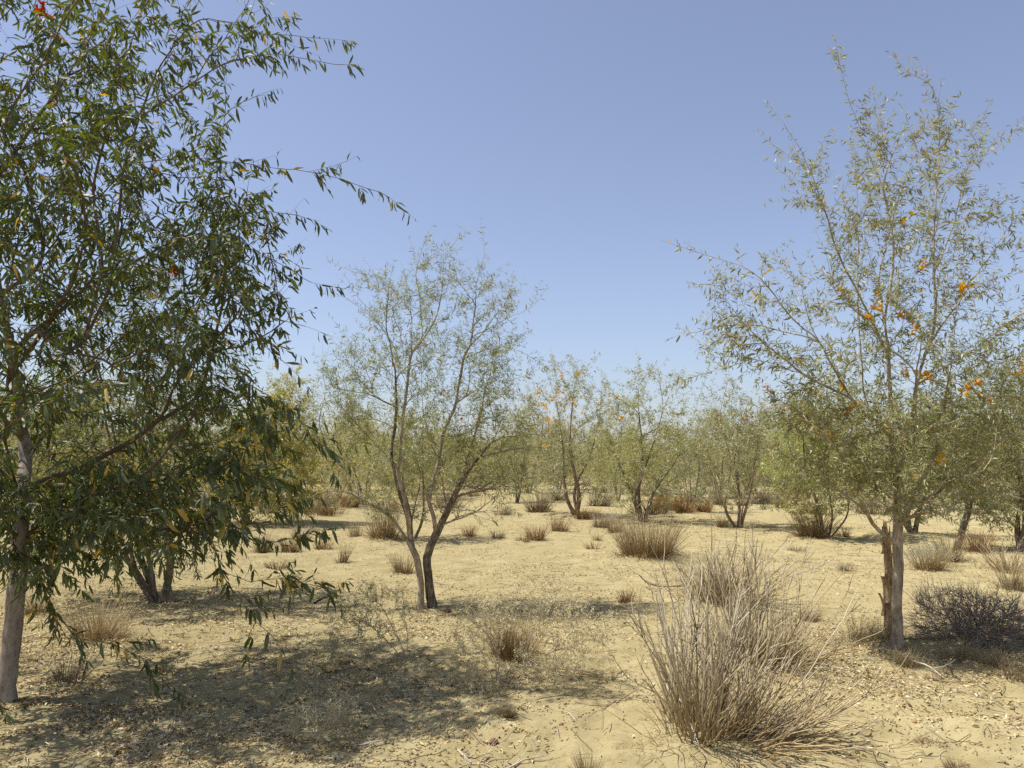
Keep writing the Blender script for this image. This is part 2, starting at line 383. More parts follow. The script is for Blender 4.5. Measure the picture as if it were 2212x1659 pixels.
def ellip(rng, spec, Y0, dens=1.0, clump=0):
    """targets inside ellipsoids given by where they are seen: (u, v, ru, rv, dy, rdepth, count)"""
    out = []
    for (u, v, ru, rv, dy, rd, cnt) in spec:
        n = int(cnt * dens); q = nrm(rng.normal(0, 1, (n, 3))) * (rng.rand(n, 1) ** .45)
        c = px(u, v, Y0 + dy); k = (Y0 + dy) / FPX
        Q = c + q * np.array([ru * k, rd, rv * k])
        if clump: Q = Q[vnoise(Q[:, 0] / .42 + Q[:, 1] / .6, Q[:, 2] / .42 + 30, 55) > -.42 + .3 * clump]
        out.append(Q)
    return np.vstack(out)
def leaf_colors(rng, n, base, var=.28, yellow=.02, ycol=(.45, .30, .05), dry=0.0):
    c = np.array(base) * (1 + rng.uniform(-var, var, (n, 1))) * (1 + rng.uniform(-.08, .08, (n, 3)))
    y = rng.rand(n) < yellow; c[y] = np.array(ycol) * (1 + rng.uniform(-.25, .25, (y.sum(), 1)))
    if dry: d = rng.rand(n) < dry; c[d] = np.array((.25, .17, .09))
    return c

# shared leaf meshes for leaves that are objects of their own (unit leaf: length along Y)
_lr = np.random.RandomState(5); UNIT = {}
def unit_leaves(key, base, yellow=False):
    if key in UNIT: return UNIT[key]
    lst = []
    for i in range(8):
        V, F = leaf_fine(np.zeros((1, 3)), np.array([[0, 1., 0]]), np.array([[0, 0, 1.]]), np.ones(1), np.ones(1) * .24, np.array([_lr.uniform(0, .4)]), _lr)
        c = np.array((.42, .30, .05)) if (i == 7 and yellow) else np.array(base) * (1 + _lr.uniform(-.3, .3))
        lst.append(mesh_data('leaf', V.reshape(-1, 3), F, M_LEAF, np.tile(c, (11, 1)), True))
    UNIT[key] = lst; return lst

def trumpet(rng, acc, o, d, size, col):
    a = nrm(np.cross(d, nrm(rng.normal(0, 1, 3)))); b = np.cross(d, a); n = 10
    rows = []
    for (t, r) in ((0, .06), (.3, .16), (.62, .24), (.95, .48)):
        th = np.arange(n) * 2 * math.pi / n; rr = r * (1 + (.45 * (np.arange(n) % 2) if t > .9 else 0)) * size
        tt = t * size - (.16 * size * (np.arange(n) % 2) if t > .9 else 0)
        rows.append(o + d * np.reshape(tt * np.ones(n), (n, 1)) + a * (np.cos(th) * rr)[:, None] + b * (np.sin(th) * rr)[:, None])
    V = np.vstack(rows); i, j = np.meshgrid(np.arange(3), np.arange(n), indexing='ij'); j2 = (j + 1) % n
    acc.add(V, np.stack([i * n + j, i * n + j2, (i + 1) * n + j2, (i + 1) * n + j], -1).reshape(-1, 4), np.array(col) * rng.uniform(.8, 1.2))
FL = {}
def flower_mesh(kind):
    if kind not in FL:
        col = {'orange': (.80, .44, .02), 'red': (.60, .17, .03), 'darkred': (.42, .06, .015)}[kind]; FL[kind] = []
        for q in range(4):
            a = Acc()
            for k in range(4 + q % 2): trumpet(_lr, a, np.zeros(3) + _lr.normal(0, .03, 3), nrm(_lr.normal(0, 1, 3) + np.array([0, -.2, .3])), _lr.uniform(.035, .055), np.array(col) * _lr.uniform(.75, 1.1, 3))
            FL[kind].append(a.data('flower_cluster', M_FLOWER))
    return FL[kind]

def make_tree(name, seed, base_px, label, cat, limbs, env, trunk_r, group=None, zmin=.55, r_tip=.0022, leaf=(.07, .11), wr=(.13, .2), lcol=(.06, .075, .028),
              per_m=4, tw=(.12, .4), lper=.022, droop=.2, bend=.15, fine=False, nparts=0, bark=None, twcol=(.22, .17, .12), flowers=None, yellow=.02,
              stem_mats=None, dry=0, lump=.10, dens=1.0, clump=0, starlike=.3, bare=None, up=.2, at=None, step=.07, longfirst=.25, mat=None, wob=.012, dmul=1.0):
    bark = bark or M_BARK; mat = mat or M_LEAF
    g = gnd(*base_px) if at is None else np.array(at, float); z0 = gz(g[0], g[1]) if at is None else 0.0
    root_loc = np.array([g[0], g[1], z0]); T = Tree(seed, root_loc, z0 + zmin)
    root = thing(name, root_loc, label, cat, group)
    for (kind, pts, leafy) in limbs:
        if at is None:
            W = [px(u, v, g[1] + dy) for (u, v, dy) in pts]
            if kind == 'trunk': W[0] = np.array([W[0][0], W[0][1], gz(W[0][0], W[0][1]) - .06])
        else: W = [np.array(p) for p in pts]
        T.limb(W, kind, leafy, root=(kind in ('trunk',)), step=step)
    tg = ellip(T.rng, env, g[1], dens, clump) if at is None else env(T.rng)
    T.fill(tg, bend, step, starlike, longfirst=longfirst, wob=wob)
    if bare: T.fill(ellip(T.rng, bare, g[1]), .0, step, .2, longfirst=.3, wob=.03, leafy=1.0)
    T.radii(r_tip, trunk_r)
    k = 0
    for idx, kind, lf in T.paths:
        if kind in ('trunk', 'limb'):
            P = T.P[idx][None]; R = T.R[idx][None].copy()
            if kind == 'trunk':
                hz = P[0, :, 2] - z0; R[0] = np.maximum(R[0], trunk_r * .0); R[0] *= 1 + .30 * np.exp(-np.maximum(hz, 0) / .09)
            else: R[0, 0] = R[0, min(1, len(idx) - 1)] * 1.15
            V, Q = tubes(P, R, 12 if R.max() > .02 else 8, lump, T.rng)
            mt = bark if not stem_mats else stem_mats[min(k, len(stem_mats) - 1)]
            link('trunk' if kind == 'trunk' else 'limb', mesh_data(kind, V - root_loc, Q, mt, None, True), root); k += 1
    a = Acc(); T.branch_mesh(a, ('branch',), root_loc, np.array(twcol)); T.twiglets(per_m, tw[0], tw[1], up); T.twig_mesh(a, r_tip * .7, np.array(twcol))
    link('branches', a.data('branches', M_TWIG, root_loc), root, 'stuff')
    if lper > 0:
        O, D, N, L, W, cv = T.leaf_frames(lper, leaf[0], leaf[1], wr, droop)
        keep = np.ones(len(O), bool)
        if nparts:
            u, v = proj(O); dep = np.linalg.norm(O - np.array([0, 0, CAMH]), axis=1)
            inn = (u > 0) & (u < 2212) & (v > 0) & (v < 1659)
            score = np.where(inn, L / dep, 0); pick = np.argsort(-score)[:nparts]; keep[pick] = False
            UL = unit_leaves(str(lcol), lcol, yellow > .01)
            for i in pick:
                o = link('leaf', UL[T.rng.randint(8)], root); X = np.cross(D[i], N[i]); s_ = L[i]
                o.matrix_basis = Matrix(((X[0] * s_, D[i][0] * s_, N[i][0] * s_, O[i][0] - root_loc[0]), (X[1] * s_, D[i][1] * s_, N[i][1] * s_, O[i][1] - root_loc[1]),
                                         (X[2] * s_, D[i][2] * s_, N[i][2] * s_, O[i][2] - root_loc[2]), (0, 0, 0, 1)))
        O, D, N, L, W, cv = [q[keep] for q in (O, D, N, L, W, cv)]
        V, F = (leaf_fine if fine else leaf_low)(O, D, N, L, W, cv, T.rng); C = leaf_colors(T.rng, len(O), lcol, .3, yellow, dry=dry)
        print(name, seed, 'leaves', len(O), 'paths', len(T.paths), 'nodes', T.n)
        link('foliage', mesh_data('foliage', V.reshape(-1, 3) - root_loc, F, mat, np.repeat(C, V.shape[1], 0), fine), root, 'stuff')
    if flowers:
        kind, size, pos = flowers; tips = T.tw[:, 2]; uu, vv = proj(tips); FM = flower_mesh(kind)
        for (u, v) in pos:
            i = int(np.argmin((uu - u) ** 2 + (vv - v) ** 2)); o = link('flower_cluster', FM[T.rng.randint(4)], root)
            o.location = tips[i] - root_loc; o.rotation_euler = T.rng.uniform(0, 6, 3); o.scale = [size * T.rng.uniform(.75, 1.15)] * 3
    return root
TRUNKS = []

# ---- left foreground tree
make_tree('shade_tree', 11, (18, 1512), 'large dark green leafy tree filling the left side, with a pale grey trunk', 'tree', [
    ('trunk', [(12, 1514, 0.00), (24, 1400, 0.00), (38, 1250, 0.00), (48, 1120, 0.00), (52, 960, 0.28), (30, 800, 0.30), (0, 640, 0.30), (-30, 420, 0.30), (-40, 180, 0.30), (-20, -120, 0.00)], .55),
    ('limb', [(52, 960, 0.28), (20, 820, 0.15), (68, 718, 0.10), (137, 752, 0.00), (239, 786, -0.10), (290, 841, -0.20), (297, 916, -0.28), (325, 981, -0.32), (359, 1018, -0.35), (420, 1075, -0.38), (454, 1150, -0.40), (482, 1237, -0.40), (520, 1300, -0.40), (597, 1384, -0.40)], .3),
    ('limb', [(0, 640, 0.30), (90, 560, 0.00), (98, 422, 0.20), (176, 422, 0.10), (273, 449, 0.05), (352, 508, 0.00), (469, 625, -0.03), (560, 735, -0.03), (617, 785, -0.03)], .3),
    ('limb', [(137, 752, 0.00), (178, 740, 0.00), (230, 633, 0.02), (252, 490, 0.05), (273, 352, 0.08), (312, 219, 0.10), (348, 137, 0.12), (400, 60, 0.15), (450, -60, 0.15)], .45),
    ('limb', [(178, 740, 0.00), (219, 578, 0.00), (203, 430, 0.00), (230, 273, 0.00), (270, 137, 0.00), (312, 4, 0.02)], .45),
    ('limb', [(273, 352, 0.08), (390, 344, 0.00), (500, 350, -0.05), (586, 365, -0.08), (664, 371, -0.10), (762, 398, -0.10), (842, 427, -0.10)], .2),
    ('limb', [(240, 310, 0.05), (352, 219, 0.00), (422, 176, -0.05), (488, 137, -0.05), (560, 122, -0.08), (625, 121, -0.10), (745, 140, -0.10)], .15),
    ('limb', [(422, 176, -0.05), (470, 100, -0.05), (520, 30, -0.05), (565, -60, -0.05)], .1),
    ('limb', [(348, 137, 0.12), (430, 43, 0.05), (560, 70, 0.05), (690, 82, 0.05)], .1),
    ('limb', [(390, 344, 0.00), (450, 300, 0.00), (500, 240, 0.00), (560, 205, 0.00)], .2),
    ('limb', [(273, 352, 0.08), (380, 380, 0.00), (470, 390, 0.00), (547, 449, 0.00), (645, 465, 0.00)], .2),
    ('limb', [(352, 508, 0.00), (480, 520, 0.00), (605, 570, 0.00), (672, 610, 0.00)], .2),
    ('limb', [(400, 560, 0.00), (500, 640, 0.00), (600, 690, 0.00), (660, 705, 0.00)], .2),
    ('limb', [(239, 786, -0.10), (350, 745, -0.15), (455, 762, -0.20), (547, 837, -0.22), (632, 889, -0.25), (667, 940, -0.25), (703, 965, -0.25)], .25),
    ('limb', [(52, 960, 0.28), (0, 868, 0.00), (120, 885, 0.10), (240, 900, -0.05), (380, 960, -0.15), (520, 1010, -0.20), (600, 1065, -0.25), (640, 1120, -0.25)], .25),
    ('limb', [(420, 1075, -0.38), (523, 1145, -0.40), (600, 1170, -0.40), (690, 1145, -0.40)], .2),
    ('limb', [(482, 1237, -0.40), (540, 1255, -0.43), (611, 1251, -0.45), (700, 1268, -0.45)], .25),
    ('limb', [(48, 1120, 0.00), (0, 1110, 0.10), (70, 1237, -0.05), (122, 1317, -0.10), (165, 1385, -0.12)], .3),
    ('limb', [(38, 1250, 0.00), (-60, 1340, -0.05), (0, 1375, -0.15), (115, 1377, -0.20), (216, 1387, -0.20), (307, 1422, -0.22), (331, 1474, -0.22)], .6),
    ('limb', [(-60, 1340, -0.05), (-80, 1440, -0.25), (-20, 1500, -0.35), (30, 1560, -0.40), (42, 1610, -0.40)], .4),
    ('limb', [(52, 1040, 0.00), (140, 1050, 0.10), (240, 1090, 0.00), (330, 1150, -0.10), (350, 1230, -0.10)], .35),
    ('limb', [(0, 640, 0.30), (-120, 520, 0.40), (-220, 380, 0.45), (-280, 200, 0.45)], .3),
    ('limb', [(52, 960, 0.28), (-80, 850, 0.40), (-180, 790, 0.45), (-260, 760, 0.45)], .3),
    ('limb', [(-30, 420, 0.30), (80, 260, 0.45), (190, 90, 0.55), (300, -120, 0.60)], .4),
    ('limb', [(30, 800, 0.30), (150, 650, 0.55), (300, 560, 0.70), (420, 500, 0.80)], .3),
], [(110, 120, 170, 230, 0.30, 1.71, 97), (330, 130, 200, 190, 0.10, 1.20, 46), (100, 380, 240, 230, 0.25, 1.75, 108), (340, 420, 210, 200, 0.10, 1.37, 82), (520, 480, 120, 150, 0.05, 0.85, 31), (560, 110, 90, 90, 0.00, 0.51, 9),
    (150, 680, 260, 210, 0.20, 1.75, 129), (460, 640, 180, 150, 0.05, 1.03, 64), (150, 930, 260, 190, 0.10, 1.71, 129), (430, 890, 190, 160, -0.15, 1.03, 69), (380, 1060, 170, 110, -0.20, 0.68, 32),
    (150, 1110, 200, 110, 0.05, 1.20, 64), (430, 1170, 110, 70, -0.30, 0.51, 12), (100, 1220, 120, 60, -0.05, 0.51, 12), (-160, 400, 120, 360, .40, 1.33, 12), (-140, 850, 100, 200, .40, 1.33, 10), (40, -150, 200, 100, .35, 1.33, 13),
    (40, 480, 130, 420, .3, 1.52, 70), (40, 160, 110, 180, .3, 1.14, 40), (70, 1080, 150, 110, .1, 0.95, 60), (40, 1000, 130, 150, -.1, 0.95, 40), (250, 1080, 160, 100, .1, 0.95, 30), (300, 1150, 200, 90, -.1, 0.95, 26), (520, 1060, 120, 80, -.2, 0.76, 18)],
    .056, zmin=1.0, r_tip=.0020, leaf=(.070, .132), wr=(.16, .225), lcol=(.075, .098, .020), per_m=4.8, tw=(.10, .36), lper=.040, clump=.45, droop=1.0, bend=-.1, fine=True, nparts=300,
    stem_mats=[M_BARK_NEAR, M_BARK_LIMB], twcol=(.13, .09, .06), yellow=.02, lump=.05, up=0, flowers=('darkred', 1.0, [(92, 42), (376, 590), (88, 30)]))

# ---- right tree with orange flowers
make_tree('flowering_tree', 23, (1934, 1412), 'tall airy tree with orange blossoms and a straight tan trunk at the right', 'tree', [
    ('trunk', [(1934, 1412, 0), (1938, 1318, 0), (1937, 1240, 0), (1940, 1162, 0), (1939, 1100, 0), (1933, 1025, 0), (1929, 966, 0), (1924, 880, .05), (1916, 695, .1), (1930, 529, .1), (1906, 411, .1), (1859, 284, .1), (1831, 199, .1), (1807, 102, .1)], .5),
    ('limb', [(1939, 1100, 0), (1948, 1005, -.05), (1952, 947, -.1), (1972, 888, -.1), (1979, 830, -.15), (2001, 765, -.15), (2020, 695, -.2), (2015, 553, -.2), (2024, 411, -.2), (2029, 270, -.2), (2015, 190, -.2), (1960, 155, -.2)], .4),
    ('limb', [(1931, 990, 0), (1890, 930, .2), (1869, 860, .25), (1854, 647, .3), (1850, 392, .3), (1848, 330, .3)], .4),
    ('limb', [(1920, 780, .1), (1860, 640, 0), (1812, 553, -.1), (1779, 444, -.1), (1741, 345, -.1), (1694, 268, -.1)], .3),
    ('limb', [(1929, 950, 0), (1840, 860, -.2), (1770, 742, -.3), (1713, 690, -.35), (1660, 620, -.35), (1600, 576, -.35), (1493, 541, -.3)], .3),
    ('limb', [(1840, 860, -.2), (1741, 810, -.3), (1670, 760, -.4), (1600, 784, -.4), (1488, 817, -.4)], .3),
    ('limb', [(1770, 742, -.3), (1690, 715, -.1), (1600, 700, 0), (1480, 722, 0)], .3),
    ('limb', [(1913, 760, .1), (1900, 600, .4), (1945, 420, .5), (1985, 290, .5), (2000, 180, .5)], .4),
    ('limb', [(2015, 600, -.2), (2060, 480, -.1), (2090, 360, 0), (2132, 235, 0)], .3),
    ('limb', [(2015, 520, -.2), (2053, 402, -.3), (2157, 317, -.3), (2210, 272, -.3)], .3),
    ('limb', [(2010, 740, -.15), (2080, 640, -.3), (2160, 520, -.3), (2230, 420, -.3)], .3),
    ('limb', [(1980, 840, -.1), (2080, 770, -.4), (2190, 690, -.5), (2290, 640, -.5)], .3),
    ('limb', [(1915, 1177, 0), (1890, 1134, -.1), (1854, 1060, -.3), (1820, 990, -.4), (1770, 930, -.5), (1720, 900, -.5)], .4),
    ('limb', [(1941, 1135, 0), (1960, 1122, -.1), (1995, 1108, -.2), (2069, 1099, -.3), (2120, 1112, -.3), (2170, 1150, -.3)], .45),
    ('limb', [(1995, 1108, -.2), (2018, 1075, -.1), (2057, 1040, 0), (2108, 1000, .1), (2180, 930, .1), (2230, 850, .1)], .35),
    ('limb', [(1938, 1120, 0), (1990, 1040, .4), (2050, 930, .7), (2110, 820, .9)], .35),
    ('limb', [(1941, 1060, 0), (1910, 1010, .4), (1860, 930, .8), (1800, 850, 1.0)], .35),
], [(1940, 300, 100, 120, .1, .5, 22), (2010, 380, 110, 120, .0, .6, 34), (1850, 480, 120, 130, .1, .6, 30), (1735, 390, 60, 100, -.1, .2, 14), (1960, 560, 150, 130, .1, .8, 46), (1820, 640, 130, 110, 0, .7, 34),
    (1640, 640, 120, 70, -.2, .35, 22), (1590, 740, 90, 60, -.2, .3, 26), (2100, 560, 100, 150, -.1, .7, 32), (1940, 760, 170, 110, 0, .9, 60), (1740, 800, 110, 70, -.2, .5, 30), (2110, 780, 120, 120, -.1, .8, 46),
    (1900, 910, 150, 80, 0, .9, 84), (1760, 910, 100, 75, -.2, .5, 54), (2080, 930, 130, 100, 0, .8, 84), (1850, 1015, 120, 65, -.2, .6, 60), (2050, 1050, 110, 60, -.2, .5, 48), (1940, 1030, 120, 60, -.3, .5, 30), (2190, 900, 80, 120, 0, .6, 24), (2270, 650, 90, 200, -.1, .6, 22),
    (1960, 1090, 60, 40, -.1, .4, 14)],
    .040, zmin=.95, r_tip=.0018, leaf=(.05, .085), wr=(.15, .22), lcol=(.225, .232, .088), per_m=6, tw=(.10, .38), lper=.021, droop=.2, bend=.15, fine=False, nparts=300, yellow=.025,
    bare=[(1900, 1080, 90, 60, 0, .5, 40), (2010, 1080, 90, 50, 0, .5, 40), (1940, 980, 120, 80, 0, .6, 40)], twcol=(.36, .30, .215), lump=.06, flowers=('orange', .85, [(2078, 623), (2072, 628), (1884, 622), (1890, 655), (1896, 665), (1886, 672), (1820, 630), (1975, 715), (1990, 580), (1847, 878), (1842, 884), (2008, 817), (2000, 820), (1954, 815), (1822, 828),
                                                       (2200, 790), (2100, 833), (2120, 840), (1945, 690), (1800, 940), (2040, 985), (1960, 470)]))

# ---- middle tree
make_tree('forked_tree', 31, (922, 1322), 'lone open tree with two crossing trunks forking near the ground in the middle', 'tree', [
    ('trunk', [(909, 1326, -.03), (909, 1255, 0), (897, 1199, 0), (880, 1170, 0), (860, 1138, 0), (843, 1114, 0), (799, 1088, -.05), (761, 1067, -.1), (723, 1060, -.1), (690, 1064, -.1), (653, 1091, -.1), (623, 1117, -.1)], .45),
    ('trunk', [(936, 1322, .05), (928, 1255, .05), (922, 1205, .05), (937, 1167, .05), (954, 1135, .05), (972, 1091, 0), (995, 1047, 0), (1033, 991, -.1), (1077, 950, -.2), (1150, 938, -.2), (1203, 938, -.2)], .5),
    ('limb', [(893, 1190, 0), (884, 1150, .05), (875, 1105, .1), (858, 1044, .15), (846, 985, .2), (852, 929, .2), (857, 862, .2), (850, 780, .2), (835, 700, .2), (843, 600, .2)], .4),
    ('limb', [(890, 1172, 0), (880, 1105, -.1), (862, 1020, -.15), (868, 929, -.15), (879, 835, -.2), (887, 763, -.2), (910, 725, -.2), (906, 642, -.2), (898, 593, -.2), (922, 510, -.2)], .45),
    ('limb', [(946, 1150, .05), (940, 1129, 0), (925, 1076, -.05), (937, 1035, -.05), (951, 977, 0), (963, 918, 0), (981, 884, 0), (992, 827, 0), (1000, 776, 0), (1020, 730, 0), (1029, 620, 0), (1047, 548, 0)], .45),
    ('limb', [(887, 763, -.2), (938, 695, -.1), (955, 620, 0), (960, 570, 0), (986, 518, 0)], .3),
    ('limb', [(761, 1067, -.1), (740, 1020, -.1), (699, 968, -.1), (680, 930, -.1)], .4),
    ('limb', [(775, 1072, -.1), (770, 1050, -.05), (746, 1015, 0), (711, 974, 0), (690, 920, 0)], .4),
    ('limb', [(995, 1047, 0), (1019, 1053, -.2), (1063, 1070, -.3), (1107, 1105, -.4)], .5),
    ('limb', [(1033, 991, -.1), (1077, 974, .1), (1150, 966, .2), (1209, 974, .2)], .4),
    ('limb', [(857, 880, .2), (798, 854, 0), (755, 846, -.1), (688, 835, -.2), (665, 850, -.2)], .25),
    ('limb', [(850, 930, .2), (820, 908, .3), (760, 905, .3), (689, 900, .3)], .25),
    ('limb', [(879, 835, -.2), (847, 744, -.3), (798, 682, -.35), (737, 637, -.35)], .3),
    ('limb', [(887, 763, -.2), (884, 670, .1), (820, 604, .2), (753, 583, .2)], .35),
    ('limb', [(868, 800, -.15), (800, 760, .4), (740, 780, .5), (690, 815, .5)], .3),
    ('limb', [(1011, 755, 0), (1078, 674, .1), (1126, 620, .1)], .3),
    ('limb', [(1020, 730, 0), (1091, 690, -.2), (1150, 663, -.2)], .3),
    ('limb', [(1000, 776, 0), (1070, 750, .1), (1118, 760, .1), (1172, 787, .1)], .3),
    ('limb', [(985, 870, 0), (1050, 830, -.3), (1110, 820, -.3), (1160, 800, -.3)], .3),
    ('limb', [(995, 1047, 0), (1020, 960, .3), (1040, 880, .4), (1060, 800, .4)], .3),
    ('limb', [(963, 1110, 0), (950, 1010, .4), (915, 900, .6), (910, 780, .6)], .35),
    ('limb', [(955, 1130, .05), (1010, 1110, -.3), (1060, 1125, -.5)], .6),
], [(945, 620, 90, 80, 0, .5, 36), (840, 650, 90, 60, 0, .4, 28), (1050, 660, 80, 60, 0, .4, 28), (900, 740, 120, 70, 0, .7, 50), (1050, 760, 100, 60, 0, .6, 40), (780, 790, 90, 60, 0, .5, 36), (960, 840, 120, 70, 0, .8, 44),
    (1070, 840, 70, 60, 0, .6, 34), (760, 870, 90, 55, 0, .6, 40), (900, 940, 140, 60, 0, .8, 50), (1050, 940, 110, 60, 0, .7, 64), (740, 950, 60, 60, 0, .4, 20), (1020, 1020, 100, 60, 0, .6, 44), (870, 1030, 60, 40, .2, .4, 16), (1090, 1040, 60, 50, -.2, .3, 18)],
    .044, zmin=.8, r_tip=.0017, leaf=(.05, .085), wr=(.11, .16), lcol=(.215, .235, .085), per_m=5.5, tw=(.12, .42), lper=.022, droop=.05, bend=.25, fine=False, nparts=200, yellow=.012,
    bare=[(1050, 1060, 90, 70, -.1, .5, 120), (750, 1070, 90, 50, 0, .4, 40), (930, 1080, 90, 70, 0, .5, 80), (1090, 1000, 100, 60, 0, .5, 70), (980, 960, 120, 80, 0, .6, 70)], twcol=(.30, .245, .175), bark=M_BARK, stem_mats=[M_BARK, M_BARK_DARK, M_BARK_DARK, M_BARK], lump=.10, up=.35, flowers=('red', .5, [(953, 845), (995, 905)]))

# ------------------------------------------------------------------ other placed trees, grown from a few stems in an egg-shaped crown
def auto_tree(name, seed, base, crown, label, nst=4, ntar=190, trunk_r=.05, tall=None, spread=.55, lean=0, **kw):
    """crown: list of ellipses as seen (u, v, ru, rv, dens)"""
    r = np.random.RandomState(seed + 900); limbs = []
    cu = np.mean([c[0] for c in crown]); top = min(c[1] - c[3] for c in crown); bot = max(c[1] + c[3] for c in crown); wid = max(c[2] for c in crown)
    d = gnd(*base)[1]
    crown = [(c[0], c[1] + 12, c[2] * 1.18, c[3] * 1.05, c[4]) for c in crown]; wid *= 1.1
    for k in range(nst):
        f = (k + .5) / nst * 2 - 1 + r.uniform(-.25, .25); b0 = base[0] + f * 60 / d * 1.2 + (lean * .2)
        h = base[1] - top; tx = cu + f * wid * spread; dyk = r.uniform(-.8, .8) * min(1, nst - .9)
        p = [(b0, base[1], dyk * .06), (b0 + (tx - b0) * .18 + lean, base[1] - h * .16, dyk * .2), (b0 + (tx - b0) * .5 + lean * .6, base[1] - h * .42, dyk * .5), (b0 + (tx - b0) * .85, base[1] - h * .7, dyk * .9), (tx + r.uniform(-10, 10), base[1] - h * r.uniform(.72, .98), dyk * 1.2)]
        for q in (1, 2, 3): p[q] = (p[q][0] + r.normal(0, 9) * 20 / d, p[q][1] + r.normal(0, 4), p[q][2])
        limbs.append(('trunk', p, .4))
        limbs.append(('limb', [p[2], ((p[2][0] + cu + f * wid * 1.3) / 2, p[2][1] - h * .1, dyk * 1.2), (cu + (f + r.uniform(-.3, .3)) * wid * 1.05, p[2][1] - h * .16, dyk * 1.6)], .35))
    crown = list(crown) + [(cu, bot + (base[1] - bot) * .25, wid * .95, (base[1] - bot) * .34 + 8, .8)]
    env = []
    A = sum(c[2] * c[3] * c[4] for c in crown)
    for c in crown: env.append((c[0], c[1], c[2], c[3], 0, min(1.5, .8 * c[2] * d / FPX), int(ntar * c[2] * c[3] * c[4] / A)))
    args = dict(zmin=.35, r_tip=.0018, leaf=(.07, .12), wr=(.18, .26), lcol=(.27, .268, .092), bare=[(cu, base[1] - (base[1] - bot) * .8, wid * .9, (base[1] - bot) * .5, 0, 1.0, 60)], per_m=5.5, tw=(.15, .48), lper=.030, droop=.2, bend=.12, twcol=(.42, .35, .25), step=.1, bark=M_BARK_DARK)
    trunk_r *= .72; ntar = int(ntar * 1.9)
    args.update(kw)
    return make_tree(name, seed, base, label, 'tree', limbs, env, trunk_r, **args)
BUSHY = (.115, .125, .035)
auto_tree('bushy_tree', 41, (345, 1308), [(320, 720, 210, 170, 1), (310, 920, 270, 150, 1.1), (330, 1060, 240, 90, .9), (120, 900, 120, 160, .8)], 'dark green tree with several stems standing just behind the shade tree, mostly hidden by it', 5, 520, .055, lcol=(.085, .105, .026), zmin=.6, leaf=(.06, .115), wr=(.16, .23), lper=.028, droop=.6, twcol=(.2, .155, .11))
auto_tree('bushy_tree', 42, (535, 1132), [(590, 930, 100, 80, 1.2), (560, 1010, 130, 70, 1), (600, 840, 70, 60, .6)], 'dense yellow-green tree with a leaning grey trunk, left of the forked tree', 3, 620, .09, lcol=(0.317, 0.305, 0.074), lper=.024, lean=-10, zmin=.8, leaf=(.08, .13), yellow=.06)
auto_tree('bushy_tree', 43, (190, 1145), [(160, 950, 170, 110, 1), (200, 850, 110, 80, .5)], 'yellow-green tree glimpsed through the low branches at the far left', 3, 280, .07, lcol=(0.317, 0.305, 0.086), lper=.027)
auto_tree('bushy_tree', 44, (890, 1168), [(880, 985, 100, 80, 1), (900, 900, 70, 60, .5)], 'small thin-stemmed tree standing right behind the forked tree', 4, 150, .035, lcol=(0.207, 0.221, 0.093))
fl6 = [(1215, 800), (1210, 812), (1218, 818), (1165, 850), (1172, 845), (1160, 848), (1200, 845), (1206, 852), (1222, 845), (1230, 858), (1236, 862), (1224, 868), (1210, 870), (1196, 866), (1188, 880), (1180, 895), (1240, 875), (1250, 800), (1244, 806),
       (1290, 882), (1297, 876), (1176, 870), (1168, 872), (1205, 905), (1215, 910), (1195, 920), (1183, 910), (1322, 848), (1335, 850), (1262, 865), (1255, 890), (1340, 900), (1182, 935), (1175, 960), (1345, 906)]
auto_tree('blossom_tree', 51, (1245, 1116), [(1240, 840, 90, 85, .8), (1240, 930, 110, 75, 1), (1230, 1000, 90, 45, 1)], 'sparse tree full of bright yellow-orange blossoms on a reddish trunk, centre background', 3, 260, .085, flowers=('orange', 1.0, fl6), bark=M_BARK_RED, spread=.7, lcol=(0.262, 0.267, 0.123), zmin=.55)
auto_tree('open_tree', 52, (1388, 1128), [(1400, 850, 90, 75, .8), (1385, 950, 130, 80, 1), (1380, 1010, 110, 45, .7)], 'open tree with dark limbs spreading in a wide V, right of the blossom tree', 4, 290, .065, spread=1.1, zmin=.55, lcol=(0.276, 0.286, 0.111))
auto_tree('open_tree', 53, (1596, 1138), [(1600, 880, 90, 70, .6), (1600, 970, 110, 65, 1.2), (1650, 870, 60, 60, .4)], 'tree of five straight stems fanning from one base, carrying a few red flowers', 5, 260, .05, spread=.7, bark=M_BARK_RED,
          flowers=('red', .95, [(1650, 835), (1655, 842), (1665, 870), (1668, 878), (1690, 880), (1684, 892), (1672, 850), (1610, 905), (1620, 900), (1700, 895)]), lcol=(0.269, 0.273, 0.123))
auto_tree('bushy_tree', 54, (1785, 1168), [(1760, 930, 90, 70, 1), (1770, 1000, 100, 50, 1), (1800, 860, 70, 60, .5)], 'leafy bright green tree of slim dark stems, left of the tall flowering tree', 5, 260, .045, lcol=(0.276, 0.293, 0.093), lper=.026)
auto_tree('bushy_tree', 55, (1972, 1160), [(1990, 940, 110, 80, 1), (1980, 1030, 100, 40, .6)], 'dark-stemmed tree standing directly behind the tall flowering tree', 3, 220, .075, lcol=(0.214, 0.227, 0.093))
auto_tree('leaning_tree', 56, (2062, 1192), [(2120, 950, 120, 90, 1), (2140, 860, 90, 70, .6)], 'tree with one dark trunk leaning right, behind the purple-grey brushwood', 1, 260, .075, lean=14, lcol=(0.227, 0.240, 0.099), zmin=1.0)
auto_tree('red_stem_tree', 57, (2205, 1195), [(2230, 960, 130, 100, 1), (2200, 840, 90, 80, .6)], 'tree with rough reddish double trunk at the right edge', 3, 260, .085, bark=M_BARK_RED, lcol=(0.227, 0.234, 0.093), yellow=.05)
